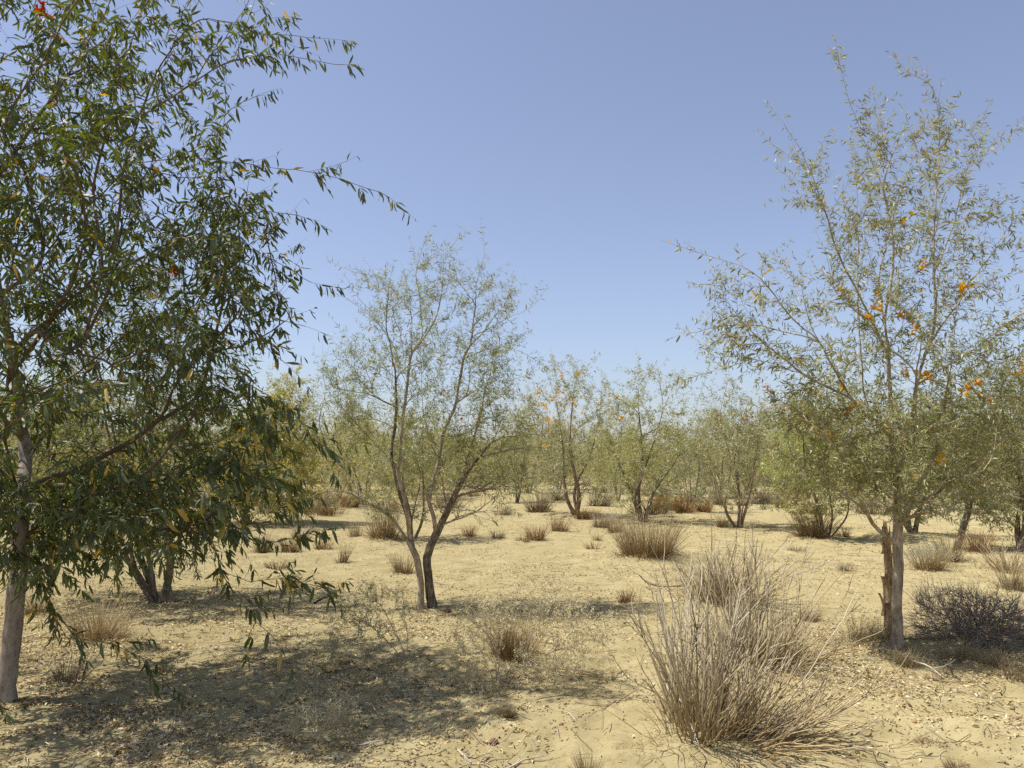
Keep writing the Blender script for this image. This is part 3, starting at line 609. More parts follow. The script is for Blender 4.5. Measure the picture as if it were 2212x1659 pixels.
auto_tree('young_tree', 58, (1490, 1108), [(1490, 1010, 60, 55, 1), (1500, 930, 50, 60, .6)], 'small twiggy tree rising out of brown grass, between the V tree and the five-stem tree', 4, 130, .035, lcol=(0.234, 0.240, 0.117))
auto_tree('young_tree', 59, (1716, 1092), [(1715, 980, 60, 60, 1), (1710, 900, 45, 50, .6)], 'thin dark-stemmed tree in the gap left of the leafy bright green tree', 3, 140, .05)
auto_tree('young_tree', 60, (1116, 1084), [(1110, 970, 70, 60, 1), (1110, 900, 50, 40, .5)], 'low crooked tree just right of the forked tree, with tangled stems', 4, 150, .045)
auto_tree('young_tree', 61, (1335, 1080), [(1330, 970, 70, 60, 1), (1330, 890, 60, 50, .6)], 'slim dark-stemmed tree between the blossom tree and the V tree', 3, 150, .05)
auto_tree('young_tree', 62, (730, 1075), [(740, 970, 60, 55, 1), (760, 910, 50, 40, .5)], 'small olive tree behind the brown clumps left of the forked tree', 3, 150, .05, lcol=(0.248, 0.260, 0.093))
auto_tree('young_tree', 63, (60, 1180), [(60, 960, 120, 130, 1)], 'tree behind the pale trunk at the far left edge', 3, 200, .06, lcol=(0.234, 0.240, 0.086))

# ------------------------------------------------------------------ far trees of the plantation: six kinds, copied
def variant(seed, h, w, ntar, nst, lcol):
    r = np.random.RandomState(seed); limbs = []
    for k in range(nst):
        a = k / nst * 2 * math.pi + r.uniform(-.4, .4); c, s_ = math.cos(a), math.sin(a); q = r.uniform(.5, 1.0) * w * .5
        limbs.append(('trunk', [(c * .06, s_ * .06, -.1), (c * q * .2, s_ * q * .2, h * .17), (c * q * .55 + r.normal(0, .12), s_ * q * .55 + r.normal(0, .12), h * .42), (c * q * .8, s_ * q * .8, h * .7), (c * q, s_ * q, h * r.uniform(.7, .98))], .4))
        limbs.append(('limb', [(c * q * .55, s_ * q * .55, h * .42), (c * q * 1.2, s_ * q * 1.2, h * .5), (c * q * 1.8, s_ * q * 1.8, h * .52)], .3))
    def env(rng):
        n = ntar; t = rng.rand(n); z = h * (.07 + .86 * t ** 1.2); rad = w * .58 * np.sin(np.clip(.9 + t * 2.2, 0, math.pi)) * (rng.rand(n) ** .5) * (1 + .5 * rng.normal(0, .3, n)); a = rng.uniform(0, 6.283, n)
        return np.stack([rad * np.cos(a), rad * np.sin(a), z], -1)
    return make_tree('plantation_tree', seed, None, 'small grey-green tree in the far rows along the horizon', 'tree', limbs, env, .04, group='far trees of the plantation', at=(0, 0, 0), zmin=.2, r_tip=.0026, leaf=(.09, .15), wr=(.2, .28), lcol=lcol,
                     per_m=5, tw=(.18, .55), lper=.045, droop=.2, bend=.12, twcol=(.42, .35, .25), step=.14, bark=M_BARK_DARK)
VAR = [variant(101, 4.2, 3.9, 270, 4, (.29, .28, .10)), variant(102, 3.6, 3.8, 260, 3, (.30, .285, .095)), variant(103, 4.6, 3.6, 260, 5, (.275, .27, .11)), variant(104, 3.3, 4.0, 270, 3, (.31, .295, .10)), variant(105, 3.9, 3.4, 220, 4, (.285, .275, .12))]
placed = [gnd(*b)[:2] for b in [(345, 1308), (535, 1132), (190, 1145), (890, 1168), (1245, 1116), (1388, 1128), (1596, 1138), (1785, 1168), (1972, 1160), (2062, 1192), (2205, 1195), (1490, 1108), (1716, 1092), (1116, 1084), (1335, 1080), (730, 1075), (60, 1180)]]
def far_trees():
    r = np.random.RandomState(9); pts = []
    for iy in range(40):
        y = 27 + iy * 4.6
        if y > 112: break
        for ix in range(-40, 41):
            x = ix * 5.2 + r.uniform(-1.3, 1.3) + (iy % 2) * 2.0; yy = y + r.uniform(-1.4, 1.4)
            if abs(x) > .74 * yy + 3: continue
            if r.rand() < .12 or min(np.hypot(p[0] - x, p[1] - yy) for p in placed) < 3.0: continue
            pts.append((x, yy))
    # a few off the left edge and right edge that throw shade and show from a step aside
    pts += [(-8.5, 9.5), (-12.0, 14.0), (9.5, 8.5), (13.5, 12.5), (-15.5, 20.0), (17.0, 19.0)]
    pts = pts[:298]; print('far trees', len(pts))
    used = set()
    for i, (x, y) in enumerate(pts):
        k = i % len(VAR); o = VAR[k]
        if k in used: o = copy_tree(o)
        used.add(k); sc = r.uniform(.82, 1.12)
        o.location = (x, y, gz(x, y)); o.rotation_euler = (0, 0, r.uniform(0, 6.28)); o.scale = (sc * r.uniform(.9, 1.15), sc * r.uniform(.9, 1.15), sc)
far_trees()

# ------------------------------------------------------------------ dry grass tussocks
STRAW = np.array((.42, .33, .18)); GREY = np.array((.36, .31, .215)); BROWN = np.array((.20, .12, .05)); RED = np.array((.17, .112, .058)); OLIVE = np.array((.24, .23, .12))
def blades(rng, acc, n, rb, h, spread, lean, colb, colt, w, curve=.3, m=4, sides=3, hvar=.5):
    nc = 7; ca = rng.uniform(0, 6.283, nc); cq = np.sqrt(rng.rand(nc)); ci = rng.randint(0, nc, n); lo = rng.rand(n) < .35
    a = np.where(lo, rng.uniform(0, 6.283, n), ca[ci] + rng.normal(0, .35, n)); q = np.where(lo, np.sqrt(rng.rand(n)), np.clip(cq[ci] + rng.normal(0, .15, n), 0, 1.1)); bx = q * rb * np.cos(a); by = q * rb * np.sin(a)
    tilt = spread * (q * .75 + .25 * rng.rand(n)) * rng.uniform(.5, 1.2, n); a2 = a + rng.normal(0, .5, n)
    d = nrm(np.stack([np.sin(tilt) * np.cos(a2) + lean[0], np.sin(tilt) * np.sin(a2) + lean[1], np.cos(tilt)], -1)); L = h * (1 - hvar * rng.rand(n))
    t = np.linspace(0, 1, m); cv = rng.normal(0, curve * .5, (n, 3)) + np.stack([np.cos(a2), np.sin(a2), -.4 * np.ones(n)], -1) * curve * rng.rand(n, 1)
    P = np.stack([bx, by, -np.ones(n) * .03], -1)[:, None] + d[:, None] * (L[:, None] * t)[..., None] + cv[:, None] * (L[:, None] * t ** 2)[..., None] * .5
    R = w * rng.uniform(.6, 1.3, (n, 1)) * (1 - .6 * t)[None]
    V, Q = tubes(P, R, sides)
    k = rng.rand(n, 1, 1); tt = (t ** .7)[None, :, None]; C = (colb * (1 - tt) + colt * tt) * (.7 + .6 * k); C = np.repeat(C, sides, 1).reshape(-1, 3)
    acc.add(V, Q, C); return P
def tussock(name, seed, base, wpx, hpx, label, colb=BROWN, colt=STRAW, n=140, spread=.75, lean=(0, 0), cat='grass clump', group='dry grass clumps on the sand', w=None, litter=True, cpow=.3, hvar=.55):
    g = gnd(*base); d = g[1]; z = gz(g[0], g[1]); rng = np.random.RandomState(seed)
    h = hpx * d / FPX; rb = wpx * d / FPX * .34; h *= 1.15; n = int(n * 1.5); w = w or max(.0018, .00026 * d)
    lean = (rng.uniform(-.12, .25), rng.uniform(-.15, .15))
    a = Acc(); blades(rng, a, n, rb, h, spread, lean, colb * 1.15, colt * 1.25, w, cpow, m=3, hvar=hvar)
    blades(rng, a, n // 2, rb * 1.1, h * .45, 1.2, lean, colb * .9, colt, w, .5, m=3)
    o = thing(name, (g[0], g[1], z), label, cat, group)
    link('stems', a.data('stems', M_STRAW), o, 'stuff')
    if litter:
        b = Acc(); blades(rng, b, n // 2, rb * 1.5, h * .3, 1.9, (0, 0), colb, STRAW * 1.1, w, .6, m=3); link('thatch', b.data('thatch', M_STRAW), o, 'stuff')
    return o
TUS = [
 # base, width, height, label, colours, n, spread
 ((1400, 1212), 150, 92, 'wide straw-coloured clump in the middle distance, behind the large grey bush', BROWN, STRAW * .9, 420, .7),
 ((1756, 1167), 80, 72, 'brown clump at the foot of the leafy bright green tree', BROWN, STRAW * .8, 200, .7),
 ((215, 1398), 120, 95, 'straw clump between the pale trunk and the left foreground shade', BROWN, STRAW, 240, .8),
 ((1110, 1437), 110, 95, 'rounded straw clump half hidden in the pale wispy plant', BROWN, STRAW * .85, 300, .7),
 ((830, 1168), 75, 82, 'tall pale straw clump behind the forked trunks', BROWN, STRAW, 160, .5),
 ((872, 1231), 48, 46, 'small brown clump left of the forked trunks', BROWN, STRAW * .8, 110, .6),
 ((1158, 1170), 44, 36, 'dark brown clump right of the forked tree, on its shade', RED, BROWN * 1.4, 120, .7),
 ((1130, 1174), 28, 18, 'very small dark tuft beside the dark brown clump', RED, BROWN * 1.4, 60, .9),
 ((1075, 1166), 30, 24, 'small brown tuft below the right limb of the forked tree', BROWN, STRAW * .7, 60, .8),
 ((1015, 1160), 36, 28, 'small reddish tuft just right of the forked trunks', RED, BROWN * 1.5, 70, .8),
 ((1205, 1151), 42, 40, 'upright straw tuft in front of the blossom tree', BROWN, STRAW, 110, .55),
 ((706, 1091), 36, 30, 'left one of two dark clumps on open sand near the dense yellow-green tree', RED, BROWN * 1.5, 110, .7),
 ((756, 1094), 44, 32, 'right one of two dark clumps on open sand near the dense yellow-green tree', RED, BROWN * 1.6, 110, .7),
 ((628, 1188), 44, 40, 'brown clump under the tips of the low shade branches', BROWN, STRAW * .8, 110, .6),
 ((566, 1188), 40, 46, 'brown clump in front of the leaning grey trunk', BROWN, STRAW * .7, 100, .6),
 ((696, 1182), 40, 30, 'straw tuft right of the clump under the shade branches', BROWN, STRAW, 90, .7),
 ((738, 1210), 26, 44, 'narrow upright tuft on the sand left of the forked tree', BROWN, STRAW * .8, 60, .25),
 ((600, 1222), 50, 24, 'low dark clump in the strip of shade left of the forked tree', RED, BROWN * 1.2, 90, .9),
 ((628, 1265), 34, 34, 'dark round clump in the deep shade of the multi-stem tree', RED, BROWN * 1.2, 90, .8),
 ((1300, 1140), 40, 40, 'grey straw tuft right of the blossom tree trunk', BROWN, GREY, 110, .6),
 ((1326, 1150), 30, 34, 'thin straw tuft left of the V tree', BROWN, STRAW * .9, 70, .6),
 ((1262, 1120), 60, 26, 'reddish clump spreading at the foot of the blossom tree', RED, BROWN * 1.6, 150, .9),
 ((1165, 1104), 56, 46, 'twiggy brown clump left of the blossom tree', BROWN, GREY * .7, 190, .8),
 ((1292, 1094), 50, 40, 'twiggy grey-brown clump behind the blossom tree', BROWN, GREY * .8, 150, .8),
 ((1281, 1184), 26, 22, 'tiny tuft alone on the litter left of the wide straw clump', BROWN, STRAW, 50, .8),
 ((1290, 1168), 22, 18, 'tiniest tuft just behind the lone tuft on the litter', BROWN, STRAW, 40, .8),
 ((1354, 1306), 30, 36, 'small spiky reddish tuft in shade left of the large grey bush', RED, BROWN * 1.5, 80, .6),
 ((1270, 1508), 40, 22, 'flat little tuft on the sand left of the large grey bush', RED, STRAW * .7, 70, 1.1),
 ((1095, 1550), 46, 30, 'round tuft with pale stalks over a small dark hollow, centre foreground', RED, STRAW * .8, 90, .9),
 ((1268, 1668), 50, 60, 'spiky tuft cut by the bottom edge, left of the large grey bush', BROWN, STRAW * .8, 90, .5),
 ((1745, 1342), 44, 42, 'short straw tuft on the sand right of the bushes', BROWN, STRAW, 110, .7),
 ((1856, 1395), 56, 66, 'loose yellow tuft left of the tall flowering trunk', STRAW * .6, STRAW, 130, .7),
 ((1900, 1402), 44, 50, 'yellow tuft touching the tall flowering trunk', STRAW * .6, STRAW, 100, .7),
 ((2112, 1208), 72, 46, 'dark brown clump in shade right of the leaning trunk', RED, BROWN * 1.4, 180, .5),
 ((2190, 1276), 70, 56, 'yellow clump at the right edge', STRAW * .5, STRAW, 180, .8),
 ((2010, 1596), 64, 26, 'flattened pale tuft in the right foreground', BROWN, STRAW, 100, 1.2),
 ((2066, 1642), 50, 22, 'dark little tuft low in the right foreground', RED, STRAW * .8, 80, 1.1),
 ((1478, 1114), 40, 36, 'reddish clump at the foot of the small twiggy tree', RED, BROWN * 1.5, 140, .8),
 ((1522, 1113), 30, 28, 'dark brown clump right of the small twiggy tree', RED, BROWN * 1.4, 90, .8),
 ((1455, 1104), 26, 20, 'small reddish clump left of the small twiggy tree', RED, BROWN * 1.6, 70, .8),
 ((1558, 1092), 40, 34, 'grey clump behind the five-stem tree, on its left', BROWN, GREY * .8, 120, .7),
 ((1642, 1090), 50, 36, 'dark twiggy clump behind the five-stem tree, on its right', RED, GREY * .6, 150, .8),
 ((1690, 1100), 30, 36, 'straw tuft right of the five-stem tree', BROWN, STRAW * .9, 80, .5),
 ((1752, 1110), 60, 40, 'brown clump under the thin dark-stemmed tree', RED, BROWN * 1.7, 150, .8),
 ((1430, 1104), 56, 38, 'reddish clump behind the V tree', RED, BROWN * 1.6, 160, .8),
 ((1722, 1190), 34, 18, 'low grey tuft right of the five-stem tree shade', BROWN, GREY * .8, 60, 1.0),
 ((1560, 1138), 26, 30, 'small tuft left of the five stems', BROWN, STRAW * .7, 60, .7),
 ((2008, 1232), 70, 60, 'yellowish tuft under the pale grey plant', BROWN, STRAW, 150, .7),
 ((2055, 1215), 50, 60, 'brown tuft at the foot of the leaning trunk', BROWN, STRAW * .7, 120, .6),
 ((1820, 1160), 30, 26, 'small tuft right of the leafy bright green tree', BROWN, STRAW * .8, 60, .7),
 ((650, 1160), 40, 36, 'thin grey tuft by the strip of shade on the sand', BROWN, GREY, 70, .6),
 ((770, 1160), 36, 40, 'thin pale tuft left of the tall straw clump', STRAW * .6, STRAW, 60, .5),
 ((150, 1470), 70, 90, 'thin grey stalks under the bare low branch of the shade tree', BROWN, GREY * .8, 60, .5),
 ((75, 1330), 60, 50, 'brown tuft just right of the pale trunk', BROWN, STRAW * .8, 110, .7),
 ((1960, 1440), 60, 40, 'straw tuft at the right foot of the tall flowering trunk', STRAW * .6, STRAW, 120, .9),
 ((2080, 1430), 70, 42, 'low straw tuft in front of the purple-grey brushwood, on its left', BROWN, STRAW * .9, 130, 1.0),
 ((2150, 1445), 60, 44, 'low straw tuft in front of the purple-grey brushwood, on its right', BROWN, STRAW * .9, 130, 1.0),
 ((2030, 1470), 44, 26, 'small yellow tuft on the sand right of the flowering trunk', BROWN, STRAW, 80, 1.0),
 ((2195, 1470), 60, 50, 'dark tuft at the right edge of the brushwood', RED, STRAW * .6, 110, .9),
 ((1830, 1235), 40, 26, 'faint grey tuft left of the broken trunk', BROWN, GREY * .9, 50, .9),
 ((1605, 1095), 36, 26, 'small grey tuft far behind the five-stem tree', BROWN, GREY * .7, 70, .8),
 ((1210, 1080), 46, 30, 'grey clump behind the blossom trunk, on its left', BROWN, GREY * .7, 100, .8),
]
for i, (b, w_, h_, lab, cb, ct, n, sp) in enumerate(TUS): tussock('grass_tussock', 300 + i, b, w_, h_, lab, cb, ct, n, sp)

UND = []
def understory():
    r = np.random.RandomState(88); protos = []
    for k in range(5):
        a = Acc(); n = 150; col = [RED * 1.3, BROWN * 1.2, BROWN, RED, BROWN][k]; tip = [GREY * .8, STRAW, GREY, BROWN * 1.6, STRAW * .9][k]
        blades(r, a, n, .30, .62, .8, (0, 0), col, tip, .006, .3, m=3); blades(r, a, n // 2, .36, .3, 1.3, (0, 0), col, tip, .006, .5, m=3)
        me = a.data('stems', M_STRAW)
        protos.append(me)
    n = 0
    for i in range(400):
        y = 22 + 60 * r.rand() ** 1.6; x = r.uniform(-.72, .72) * y
        if n >= 120 or min(np.hypot(p[0] - x, p[1] - y) for p in placed) < .8: continue
        o = thing('grass_tussock', (x, y, gz(x, y) - .02), 'small brown clump among the far tree rows', 'grass clump', 'dry clumps among the far trees'); c = link('stems', protos[n % 5], o, 'stuff')
        k = r.uniform(.45, 1.2); o.scale = (k * r.uniform(.9, 1.4), k * r.uniform(.9, 1.4), k); o.rotation_euler = (0, 0, r.uniform(0, 6.28)); n += 1
understory()

# ------------------------------------------------------------------ large dry bushes: every main stem with its side twigs is a part
def stem_bush(name, seed, base, label, nstem, nfine, h, rb, spread, lean, colb, colt, w, dead=0.4, flat=0):
    g = gnd(*base); z = gz(g[0], g[1]); rng = np.random.RandomState(seed); root = thing(name, (g[0], g[1], z), label, 'bush', 'large dry bushes in the foreground')
    cl = [(rng.uniform(0, 6.283), math.sqrt(rng.rand()), rng.uniform(.75, 1.1)) for _ in range(20)]
    def stem(i):
        ca, cq, ch = cl[rng.randint(20)]; a = ca + rng.normal(0, .28); q = min(1, max(0, cq + rng.normal(0, .10))); tilt = spread * (q * .8 + .2 * rng.rand()); a2 = a + rng.normal(0, .35)
        if i < flat: a = a2 = rng.uniform(-1.3, .75); q = 1; tilt = rng.uniform(1.0, 1.45)
        d = nrm(np.array([math.sin(tilt) * math.cos(a2) + lean[0], math.sin(tilt) * math.sin(a2) + lean[1], math.cos(tilt)])); L = h * ch * rng.uniform(.6, 1.05) * (1 - .1 * q)
        b = np.array([q * rb * math.cos(a), q * rb * math.sin(a), -.03]); t = np.linspace(0, 1, 8)[:, None]
        cv = rng.normal(0, .16, 3) + np.array([0, 0, .14]) * q
        P = b + d * L * t + cv * L * t ** 2; P[1:] += np.cumsum(rng.normal(0, .006, (7, 3)), 0); acc = Acc(); col0 = colb * rng.uniform(.8, 1.2); col1 = (colt if rng.rand() > dead * .5 else GREY * .62) * rng.uniform(.75, 1.2)
        def put(P, R):
            m = len(P); V, Q = tubes(P[None], R[None], 4 if len(R) > 5 else 3); sd = len(V) // m; tt = np.clip((P[:, 2] / h) * 1.25, 0, 1)[:, None]
            acc.add(V, Q, np.repeat(col0 * (1 - tt) + col1 * tt, sd, 0))
        put(P, w * rng.uniform(.8, 1.3) * np.linspace(1, .5, 8))
        for k in range(rng.randint(3, 8)):
            j = rng.randint(2, 8); o = P[j]; dd = nrm(nrm(P[j] - P[j - 1]) + rng.normal(0, .28, 3)); l2 = L * rng.uniform(.12, .34); tt = np.linspace(0, 1, 4)[:, None]
            put(o + dd * l2 * tt + rng.normal(0, .1, 3) * l2 * tt ** 2 + np.array([0, 0, .1]) * l2 * tt ** 2, w * .7 * np.linspace(1, .5, 4))
        return acc
    for i in range(nstem): link('stem', stem(i).data('stem', M_STRAW), root)
    a = Acc(); blades(rng, a, nfine, rb * 1.05, h * .62, spread * 1.05, lean, colb, colt * .95, w * .6, .25, m=5); blades(rng, a, nfine, rb * 1.2, h * .38, spread * 1.5, lean, colb * .8, colb * 1.3, w * .55, .5)
    link('fine_stems', a.data('fine_stems', M_STRAW), root, 'stuff')
    b = Acc(); blades(rng, b, nfine, rb * 1.7, h * .3, 2.0, (lean[0] * .5, lean[1] * .5), colb, STRAW, w * .6, .7); link('thatch', b.data('thatch', M_STRAW), root, 'stuff')
    return root
TB = np.array((.30, .22, .11))
stem_bush('dry_bush', 501, (1545, 1592), 'largest dry grey-straw bush in the right foreground, its stems leaning right', 165, 190, .76, .26, .76, (.24, -.04), TB * 1.25, GREY * 1.5, .0050, flat=34)
stem_bush('dry_bush', 502, (1640, 1436), 'dry grey bush just behind the largest bush, on its right', 70, 200, .80, .22, .7, (.05, .0), TB * 1.2, GREY * 1.5, .0046, flat=12)
stem_bush('dry_bush', 503, (1555, 1312), 'rearmost of the three grey bushes, its bleached tips showing above the largest bush', 90, 220, .72, .27, .75, (.02, 0), TB * 1.2, GREY * 1.65, .005, flat=14)
stem_bush('dry_bush', 504, (2180, 1235), 'bleached twiggy bush by the right edge above the yellow clump', 40, 90, .55, .2, 1.0, (-.1, 0), TB * 1.2, GREY * 1.6, .004)

# ------------------------------------------------------------------ wispy shrubs and brushwood (same grower)
def wisp(name, seed, base, label, cat, stems, env, r_base, lcol, r_tip=.0011, lper=.009, per_m=18, leaf=(.018, .034), twcol=(.25, .22, .15), dens=1.0, **kw):
    limbs = [('trunk', [(base[0], base[1], 0)] + s_, .3) for s_ in stems]
    args = dict(zmin=.03, r_tip=r_tip, leaf=leaf, wr=(.13, .22), lcol=lcol, per_m=per_m, tw=(.03, .11), lper=lper, droop=.05, bend=.2, step=.04, up=.3, mat=M_PALE, lump=0, yellow=0, wob=.03, bark=M_BARK, dens=dens); args.update(kw)
    args['twcol'] = twcol
    return make_tree(name, seed, base, label, cat, limbs, env, r_base, **args)
wisp('wispy_shrub', 601, (882, 1442), 'grey-green feathery shrub fanning to the left in front of the forked tree', 'shrub',
     [[(850, 1400, 0), (810, 1360, 0), (770, 1330, 0)], [(840, 1410, -.1), (780, 1390, -.1), (720, 1375, -.1)], [(860, 1380, 0), (830, 1320, .1), (800, 1280, .1)], [(880, 1390, .1), (875, 1330, .1), (870, 1285, .1)], [(870, 1400, -.1), (850, 1350, -.2), (840, 1310, -.2)]],
     [(770, 1345, 75, 50, 0, .3, 80), (800, 1290, 50, 35, .1, .2, 34), (730, 1395, 40, 30, -.1, .2, 26), (850, 1300, 40, 40, .1, .2, 16)], .0035, (.26, .255, .13), lper=.011, twcol=(.30, .26, .16), dens=1.1)
wisp('wispy_shrub', 602, (1078, 1488), 'very pale wispy plant spread wide over the sand in the centre foreground', 'shrub',
     [[(1070, 1420, 0), (1050, 1350, .1), (1040, 1300, .2)], [(1110, 1420, .1), (1170, 1350, .2), (1240, 1300, .3)], [(1080, 1400, .1), (1110, 1320, .3), (1120, 1260, .3)], [(1130, 1440, 0), (1220, 1400, .1), (1310, 1370, .1)], [(1050, 1440, 0), (1000, 1400, 0), (970, 1350, 0)], [(1100, 1450, -.1), (1160, 1440, -.1), (1250, 1450, -.1)]],
     [(1050, 1320, 75, 55, .2, .3, 60), (1180, 1310, 90, 60, .3, .3, 70), (1270, 1370, 90, 60, .2, .3, 60), (1010, 1410, 60, 50, 0, .3, 36), (1190, 1440, 100, 40, 0, .3, 50), (1040, 1490, 80, 35, -.1, .2, 30)], .003, (.50, .44, .25), lper=.012, twcol=(.38, .32, .20), leaf=(.020, .040), dens=1.15)
wisp('wispy_shrub', 603, (770, 1590), 'low pale grey wispy plant lying on the dappled sand, left of centre', 'shrub',
     [[(730, 1570, 0), (680, 1555, 0), (640, 1550, 0)], [(750, 1560, 0), (740, 1530, .1), (720, 1510, .1)], [(740, 1590, -.1), (690, 1590, -.1), (640, 1580, -.1)]],
     [(690, 1558, 70, 30, 0, .2, 60), (740, 1530, 40, 30, .1, .2, 20)], .0028, (.40, .36, .21), lper=.012, twcol=(.36, .31, .21), leaf=(.022, .04), dens=1.0, zmin=.0)
wisp('pale_shrub', 604, (1990, 1222), 'pale grey-green leafy plant under the dark-stemmed tree, right of the broken trunk', 'shrub',
     [[(1985, 1200, 0), (1980, 1185, 0)], [(2010, 1200, 0), (2035, 1185, 0)], [(1970, 1205, 0), (1962, 1190, 0)]], [(1990, 1198, 40, 20, 0, .3, 60), (2030, 1195, 30, 20, 0, .3, 30)], .006, (.30, .30, .20), lper=8, leaf=(.03, .055), dens=3, tw=(.05, .15), twcol=(.36, .32, .24))
wisp('brushwood', 605, (2110, 1395), 'mound of bare purple-grey brushwood at the right, beyond the flowering trunk', 'brushwood',
     [[(2060, 1350, 0), (2030, 1290, .1)], [(2110, 1340, 0), (2110, 1280, .1)], [(2150, 1350, -.1), (2200, 1290, -.1)], [(2160, 1370, -.2), (2220, 1350, -.2)], [(2070, 1370, -.1), (2000, 1340, 0)]],
     [(2050, 1315, 70, 50, .1, .35, 110), (2150, 1340, 80, 55, 0, .4, 190), (2110, 1370, 90, 35, -.2, .3, 80), (2000, 1360, 50, 30, 0, .2, 20)], .011, (.2, .18, .17), r_tip=.0028, lper=0, per_m=40, dens=2.2, tw=(.05, .2), twcol=(.26, .21, .165), wob=.05, leaf=(.02, .03))

# ------------------------------------------------------------------ broken, peeling trunk beside the flowering tree
def broken_trunk():
    b = (1919, 1409); g = gnd(*b); z = gz(g[0], g[1]); rng = np.random.RandomState(71); Y = g[1] + .12
    root = thing('dead_trunk', (g[0], Y, z), 'dead broken trunk with peeling orange-brown bark, against the flowering tree', 'dead trunk')
    P = smooth_poly([px(1921, 1412, Y) * np.array([1, 1, 0]) + np.array([0, 0, z - .05]), px(1919, 1330, Y), px(1920, 1240, Y), px(1917, 1185, Y), px(1914, 1150, Y)], .05, rng)
    R = np.linspace(.036, .030, len(P)); V, Q = tubes(P[None], R[None], 14, .16, rng)
    n = len(P); top = V[-14:]; top[:, 2] += rng.uniform(-.05, .12, 14); V[-14:] = top
    link('trunk', mesh_data('trunk', V - np.array([g[0], Y, z]), [Q, np.arange(len(V) - 14, len(V))[None]], M_BARK_DEAD, None, False), root)
    for k in range(9):       # curled strips of bark
        i = rng.randint(2, n - 3); a = rng.uniform(math.pi, 2 * math.pi); o = P[i] + np.array([math.cos(a), math.sin(a), 0]) * R[i] * 1.12; L = rng.uniform(.10, .26); W = rng.uniform(.012, .024)
        tt = np.linspace(0, 1, 5); ax = np.array([math.cos(a), math.sin(a), 0]); sd = np.array([-math.sin(a), math.cos(a), 0])
        m = o + np.array([0, 0, 1]) * (tt * L)[:, None] + ax * ((tt - .4) ** 2 * .10)[:, None]; V2 = np.stack([m - sd * W, m + ax * .008, m + sd * W], 1).reshape(-1, 3)
        f = [(3 * r + c, 3 * r + c + 1, 3 * r + c + 4, 3 * r + c + 3) for r in range(4) for c in range(2)]
        link('bark_strip', mesh_data('bark_strip', V2 - np.array([g[0], Y, z]), np.array(f), M_BARK_DEAD, None, True), root)
broken_trunk()

# ------------------------------------------------------------------ fallen branches, stalks, clods
def fallen(seed, pts, r, label, col=(.33, .27, .19), side=4):
    rng = np.random.RandomState(seed); W = []
    for (u, v, h) in pts: g = gnd(u, v); W.append(np.array([g[0], g[1], float(gheight(np.array([g[0]]), np.array([g[1]]))[0]) + r + h]))
    P = smooth_poly(W, .06, rng, .006); a = Acc(); R = r * np.linspace(1.1, .45, len(P)); V, Q = tubes(P[None], R[None], 6, .1, rng); a.add(V, Q, np.array(col))
    for k in range(side):
        i = rng.randint(1, len(P) - 1); d = nrm(nrm(P[i + 1] - P[i]) + rng.normal(0, .5, 3) * np.array([1, 1, .5])); L = rng.uniform(.1, .3); t = np.linspace(0, 1, 5)[:, None]
        q = P[i] + d * L * t + rng.normal(0, .08, 3) * t ** 2; q[:, 2] = np.maximum(q[:, 2], gheight(q[:, 0], q[:, 1]) + .004); V, Q = tubes(q[None], (r * .5 * np.linspace(1, .5, 5))[None], 4); a.add(V, Q, np.array(col) * rng.uniform(.8, 1.2))
    o = link('fallen_branch', a.data('fallen_branch', M_TWIG)); tag(o, label, 'branch', 'fallen branches on the sand'); return o
fallen(701, [(990, 1615, .02), (1010, 1632, .0), (1035, 1638, .0), (1062, 1630, .01)], .007, 'curved pale twig bundle lying on the sand at the bottom centre', (.40, .33, .23))
fallen(702, [(1085, 1650, 0), (1130, 1638, .01), (1175, 1628, .02)], .006, 'thin straight stalk beside the curved twig bundle at the bottom', (.42, .36, .26), 2)
fallen(703, [(680, 1305, 0), (705, 1296, .02), (724, 1288, .05)], .013, 'short dark broken branch in the shade left of the forked tree', (.10, .075, .05), 1)
fallen(704, [(1385, 1268, .12), (1400, 1277, .08), (1440, 1280, .05), (1485, 1279, .02)], .009, 'dark forked dead branch lying left of the rear grey bush', (.12, .09, .07), 8)
fallen(705, [(1720, 1248, .0), (1760, 1240, .04), (1800, 1228, .12)], .006, 'pale bent stick on the open sand right of the bushes', (.42, .36, .28), 3)
fallen(706, [(1690, 1312, 0), (1740, 1311, 0), (1790, 1310, 0)], .005, 'thin straight stick on the sand behind the short straw tuft', (.34, .28, .20), 0)
fallen(707, [(1970, 1440, .04), (2010, 1455, .03), (2055, 1470, .0)], .006, 'long white stick lying in front of the brushwood', (.50, .46, .40), 1)
fallen(708, [(830, 1275, .05), (862, 1283, .02), (890, 1270, .12)], .007, 'bent twig arching on the ground left of the forked trunks', (.22, .17, .12), 1)
fallen(709, [(1380, 1512, .06), (1330, 1520, .0), (1280, 1530, .0), (1240, 1522, .0)], .004, 'thin twigs trailing from the left of the largest bush', (.30, .22, .14), 6)
fallen(710, [(1835, 1610, 0), (1870, 1598, 0), (1905, 1590, .0)], .006, 'tan bark sliver on the bare sand in the right foreground', (.36, .27, .18), 0)
fallen(711, [(1440, 1535, .1), (1480, 1575, .06), (1510, 1620, .0)], .005, 'bleached twig hanging out of the front of the largest bush', (.50, .46, .40), 3)
fallen(712, [(800, 1530, .05), (825, 1555, .02), (845, 1572, .0)], .004, 'pinkish dry stalk on the dappled sand left of centre', (.36, .26, .19), 0)
fallen(713, [(1180, 1020, .0), (1220, 1110, .0), (1250, 1150, .0)][1:], .006, 'thin twig near the blossom tree foot', (.30, .23, .16), 2)
